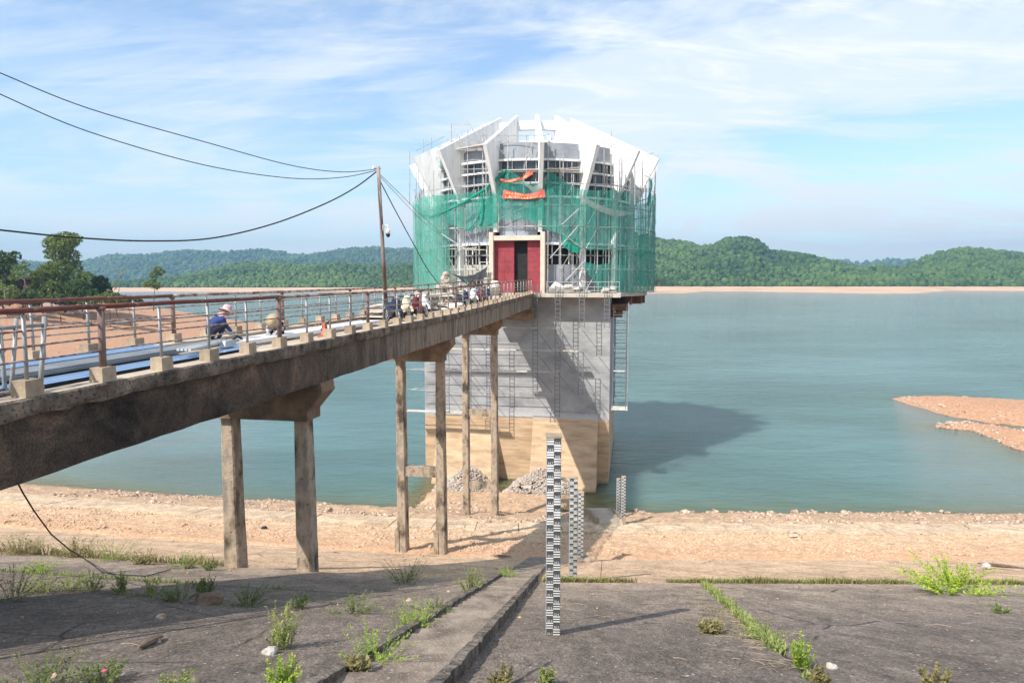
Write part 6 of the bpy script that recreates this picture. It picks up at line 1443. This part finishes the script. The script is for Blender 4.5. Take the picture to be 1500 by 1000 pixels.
tree('tall tree with an umbrella-like top, highest on the left bank', 95, 446, 205, [(92, 349, 20, 10), (74, 356, 14, 10), (108, 354, 12, 9), (96, 362, 16, 10), (86, 372, 15, 13), (102, 378, 14, 14), (72, 372, 9, 8), (88, 395, 20, 14), (106, 400, 14, 18), (70, 398, 15, 14), (112, 425, 12, 14), (95, 425, 24, 16), (120, 412, 12, 12), (76, 412, 14, 12)], 'treeleaf2', 20000, .36, trunkr=.4, group=GT, seed=2)
tree('dark leafy tree cut by the left edge of the view', 0, 448, 200, [(2, 378, 16, 10), (-8, 392, 18, 16), (14, 388, 14, 10), (4, 410, 20, 14), (22, 376, 8, 8)], 'treeleaf', 7000, .4, group=GT, seed=3)
tree('slender thin-leaved tree in front of the brown roof', 37, 448, 195, [(30, 395, 12, 8), (40, 402, 12, 8), (22, 405, 9, 6), (38, 388, 7, 5)], 'treeleaf2', 1500, .3, trunkr=.16, group=GT, seed=4)
tree('round dark tree just right of the tall one', 148, 446, 215, [(146, 415, 13, 11), (140, 428, 14, 12), (154, 428, 9, 12)], 'treeleaf', 6000, .38, group=GT, seed=5)
tree('bright bushy tree in front of the tall tree trunk', 62, 449, 198, [(58, 408, 14, 15), (50, 430, 18, 13), (74, 426, 16, 15)], 'treeleaf2', 7500, .34, group=GT, seed=6)
tree('low spreading tree left of the round dark one', 122, 448, 200, [(118, 426, 19, 16), (132, 434, 18, 12), (104, 434, 18, 12)], 'treeleaf', 7500, .36, group=GT, seed=7)
tree('small shrubby tree behind the metal railing at the left edge', 10, 452, 185, [(8, 438, 20, 9), (-8, 434, 12, 10)], 'treeleaf2', 2600, .32, group=GT, seed=8)
tree('dark low tree under the slender tree', 34, 451, 190, [(34, 437, 15, 9), (48, 441, 12, 7)], 'treeleaf', 2600, .32, group=GT, seed=9)
tree('spreading low bush at the right end of the wooded bank', 172, 444, 215, [(164, 434, 12, 6), (180, 437, 11, 5), (154, 438, 10, 6)], 'treeleaf', 2400, .32, name='bush', trunkr=.12, group=GT, seed=10)
tree('lone windswept tree by the water, right of the wooded bank', 224, 438, 240, [(231, 395, 7, 5), (236, 399, 6, 5), (224, 402, 7, 5), (218, 416, 9, 5), (228, 418, 8, 6), (226, 409, 4, 5)], 'treeleaf2', 2400, .34, trunkr=.16, group=GT, seed=11)
tree('half-bare tree with grey twigs left of the lone windswept tree', 170, 440, 225, [(166, 420, 5, 4), (176, 401, 4, 5), (181, 395, 3, 3)], 'dry', 130, .3, trunkr=.12, group=GT, seed=12)
tree('dark round bush among the others beneath the tall tree', 88, 450, 190, [(86, 438, 13, 8), (98, 441, 10, 7)], 'treeleaf', 2400, .32, name='bush', trunkr=.12, group=GT, seed=13)
tree('leafy tree hiding the right end of the brown roof', 132, 449, 192, [(136, 440, 13, 7), (124, 442, 10, 6)], 'treeleaf2', 2200, .3, name='bush', trunkr=.12, group=GT, seed=14)
tree('small dark tree nearest the right side of the tower on the far shore', 962, 421, 880, [(958, 411, 9, 6), (970, 413, 7, 5)], 'treeleaf', 1500, 1.1, trunkr=.4, seed=15)
for (bl_, x, yb, d, B_, sd) in (('low bright bush at the left edge below the dark leafy tree', 12, 452, 180, [(14, 428, 18, 11), (-6, 424, 16, 12)], 31), ('rounded bush filling the gap under the slender tree', 48, 450, 184, [(44, 436, 16, 9), (56, 440, 12, 7)], 32),
        ('loose pale bush between the round dark tree and the half-bare one', 160, 447, 196, [(158, 436, 15, 8), (172, 440, 13, 6)], 33), ('last low bush before the sandy shore at the right end of the wood', 190, 445, 205, [(186, 439, 12, 5), (200, 441, 9, 4)], 34), ('middle-height tree rising behind the round dark tree', 134, 448, 225, [(128, 408, 10, 10), (136, 422, 12, 12)], 35)):
    tree(bl_, x, yb, d, B_, 'treeleaf2' if sd % 2 else 'treeleaf', 3000, .32, name='bush' if sd < 35 else 'tree', trunkr=.12, group=GT, seed=sd)
def house():
    d = 215; c = at_d(68, 430, d); c.z = gz(c.x, c.y)-.2; t = thing('house', 'low house with a brown tiled roof among the trees on the left bank', 'house', c, .15)
    k = d/1000; zt = at_d(68, 416, d).z-c.z; zr = at_d(68, 403, d).z-c.z
    m = MB(); m.bb((-5, -3, 0), (5, 3, zt)); w_ = m.build('wall', M['housewall'], t)
    for s_ in (-1, 1):
        for r_ in range(6):
            z0 = zt-.3+(zr-zt+.3)*r_/6; z1 = zt-.3+(zr-zt+.3)*(r_+1)/6; y0 = s_*3.8*(1-r_/6); y1 = s_*3.8*(1-(r_+1)/6); m = MB(); m.add([(-5.8, y0, z0+.06), (5.8, y0, z0+.06), (5.8, y1, z1), (-5.8, y1, z1), (-5.8, y0, z0-.08), (5.8, y0, z0-.08), (5.8, y1, z1-.1), (-5.8, y1, z1-.1)], [(0, 1, 2, 3), (4, 7, 6, 5), (0, 4, 5, 1), (3, 2, 6, 7), (0, 3, 7, 4), (1, 5, 6, 2)]); m.build('roof_course', M['rooftile'], t)
    for x in (-3, 0, 3): m = MB(); m.bb((x-.6, -3.06, 1.0), (x+.6, -3.0, 2.2)); m.build('window', M['darkin'], w_)
    c = at_d(20, 428, 210); c.z = gz(c.x, c.y)-.2; t = thing('shed', 'open shed with a flat dark roof at the left edge of the bank', 'shed', c, .05); zt = at_d(20, 407, 210).z-c.z
    m = MB(); m.box((0, 0, zt), (11.5, 6, .3)); m.build('roof', M['render'], t)
    m = MB(); m.bb((-5.4, 2.4, 0), (5.4, 2.6, zt-.16)); m.build('rear_wall', M['darkin'], t)
    for x in (-5.2, -1.7, 1.7, 5.2): m = MB(); m.bb((x-.12, -2.7, 0), (x+.12, -2.46, zt-.16)); m.build('post', M['housewall'], t)
    m = MB(); m.bb((-5.4, -2.9, 0), (3, -2.75, 1.0)); m.build('low_wall', M['bag'], t)
    p = at_d(35, 424, 200); p.z = gz(p.x, p.y); t = thing('flag', 'small red flag on a thin stick in front of the shed', 'flag', p); h = at_d(35, 421, 200).z-p.z
    m = MB(); m.tube([(0, 0, 0), (0, 0, h+.4)], .04, 5); m.build('stick', M['bark'], t); m = MB(); m.grid([[(x*.12, .05*math.sin(x), h+.4-z*.2) for x in range(6)] for z in range(5)]); m.build('cloth', M['mred'], t)
house()
def lamp_post():
    p = at_d(8, 446, 170); p.z = gz(p.x, p.y); h = at_d(8, 425, 170).z-p.z; t = thing('lamp_post', 'small grey lamp post with two short arms at the left edge', 'lamp post', p)
    m = MB(); m.tube([(0, 0, 0), (0, 0, h)], .06, 6); m.build('post', M['galv'], t)
    for s_ in (-1, 1): m = MB(); m.tube([(0, 0, h-.1), (s_*.5, 0, h+.25), (s_*.95, 0, h+.25)], .04, 5); m.box((s_*1.0, 0, h+.2), (.35, .18, .08)); m.build('arm', M['galv'], t)
lamp_post()
# ------------------------------------------------------------------ the air
def haze():
    m = bpy.data.materials.new('air'); m.use_nodes = True; N = m.node_tree.nodes; L = m.node_tree.links; N.remove(N['Principled BSDF']); v = N.new('ShaderNodeVolumePrincipled')
    v.inputs['Color'].default_value = (.42, .70, 1.0, 1); v.inputs['Density'].default_value = .00019; v.inputs['Anisotropy'].default_value = .3; L.new(v.outputs[0], N['Material Output'].inputs['Volume'])
    b = MB(); b.bb((-4200, -200, -120), (4200, 4600, 240)); b.build('haze', m, kind='stuff')
haze()
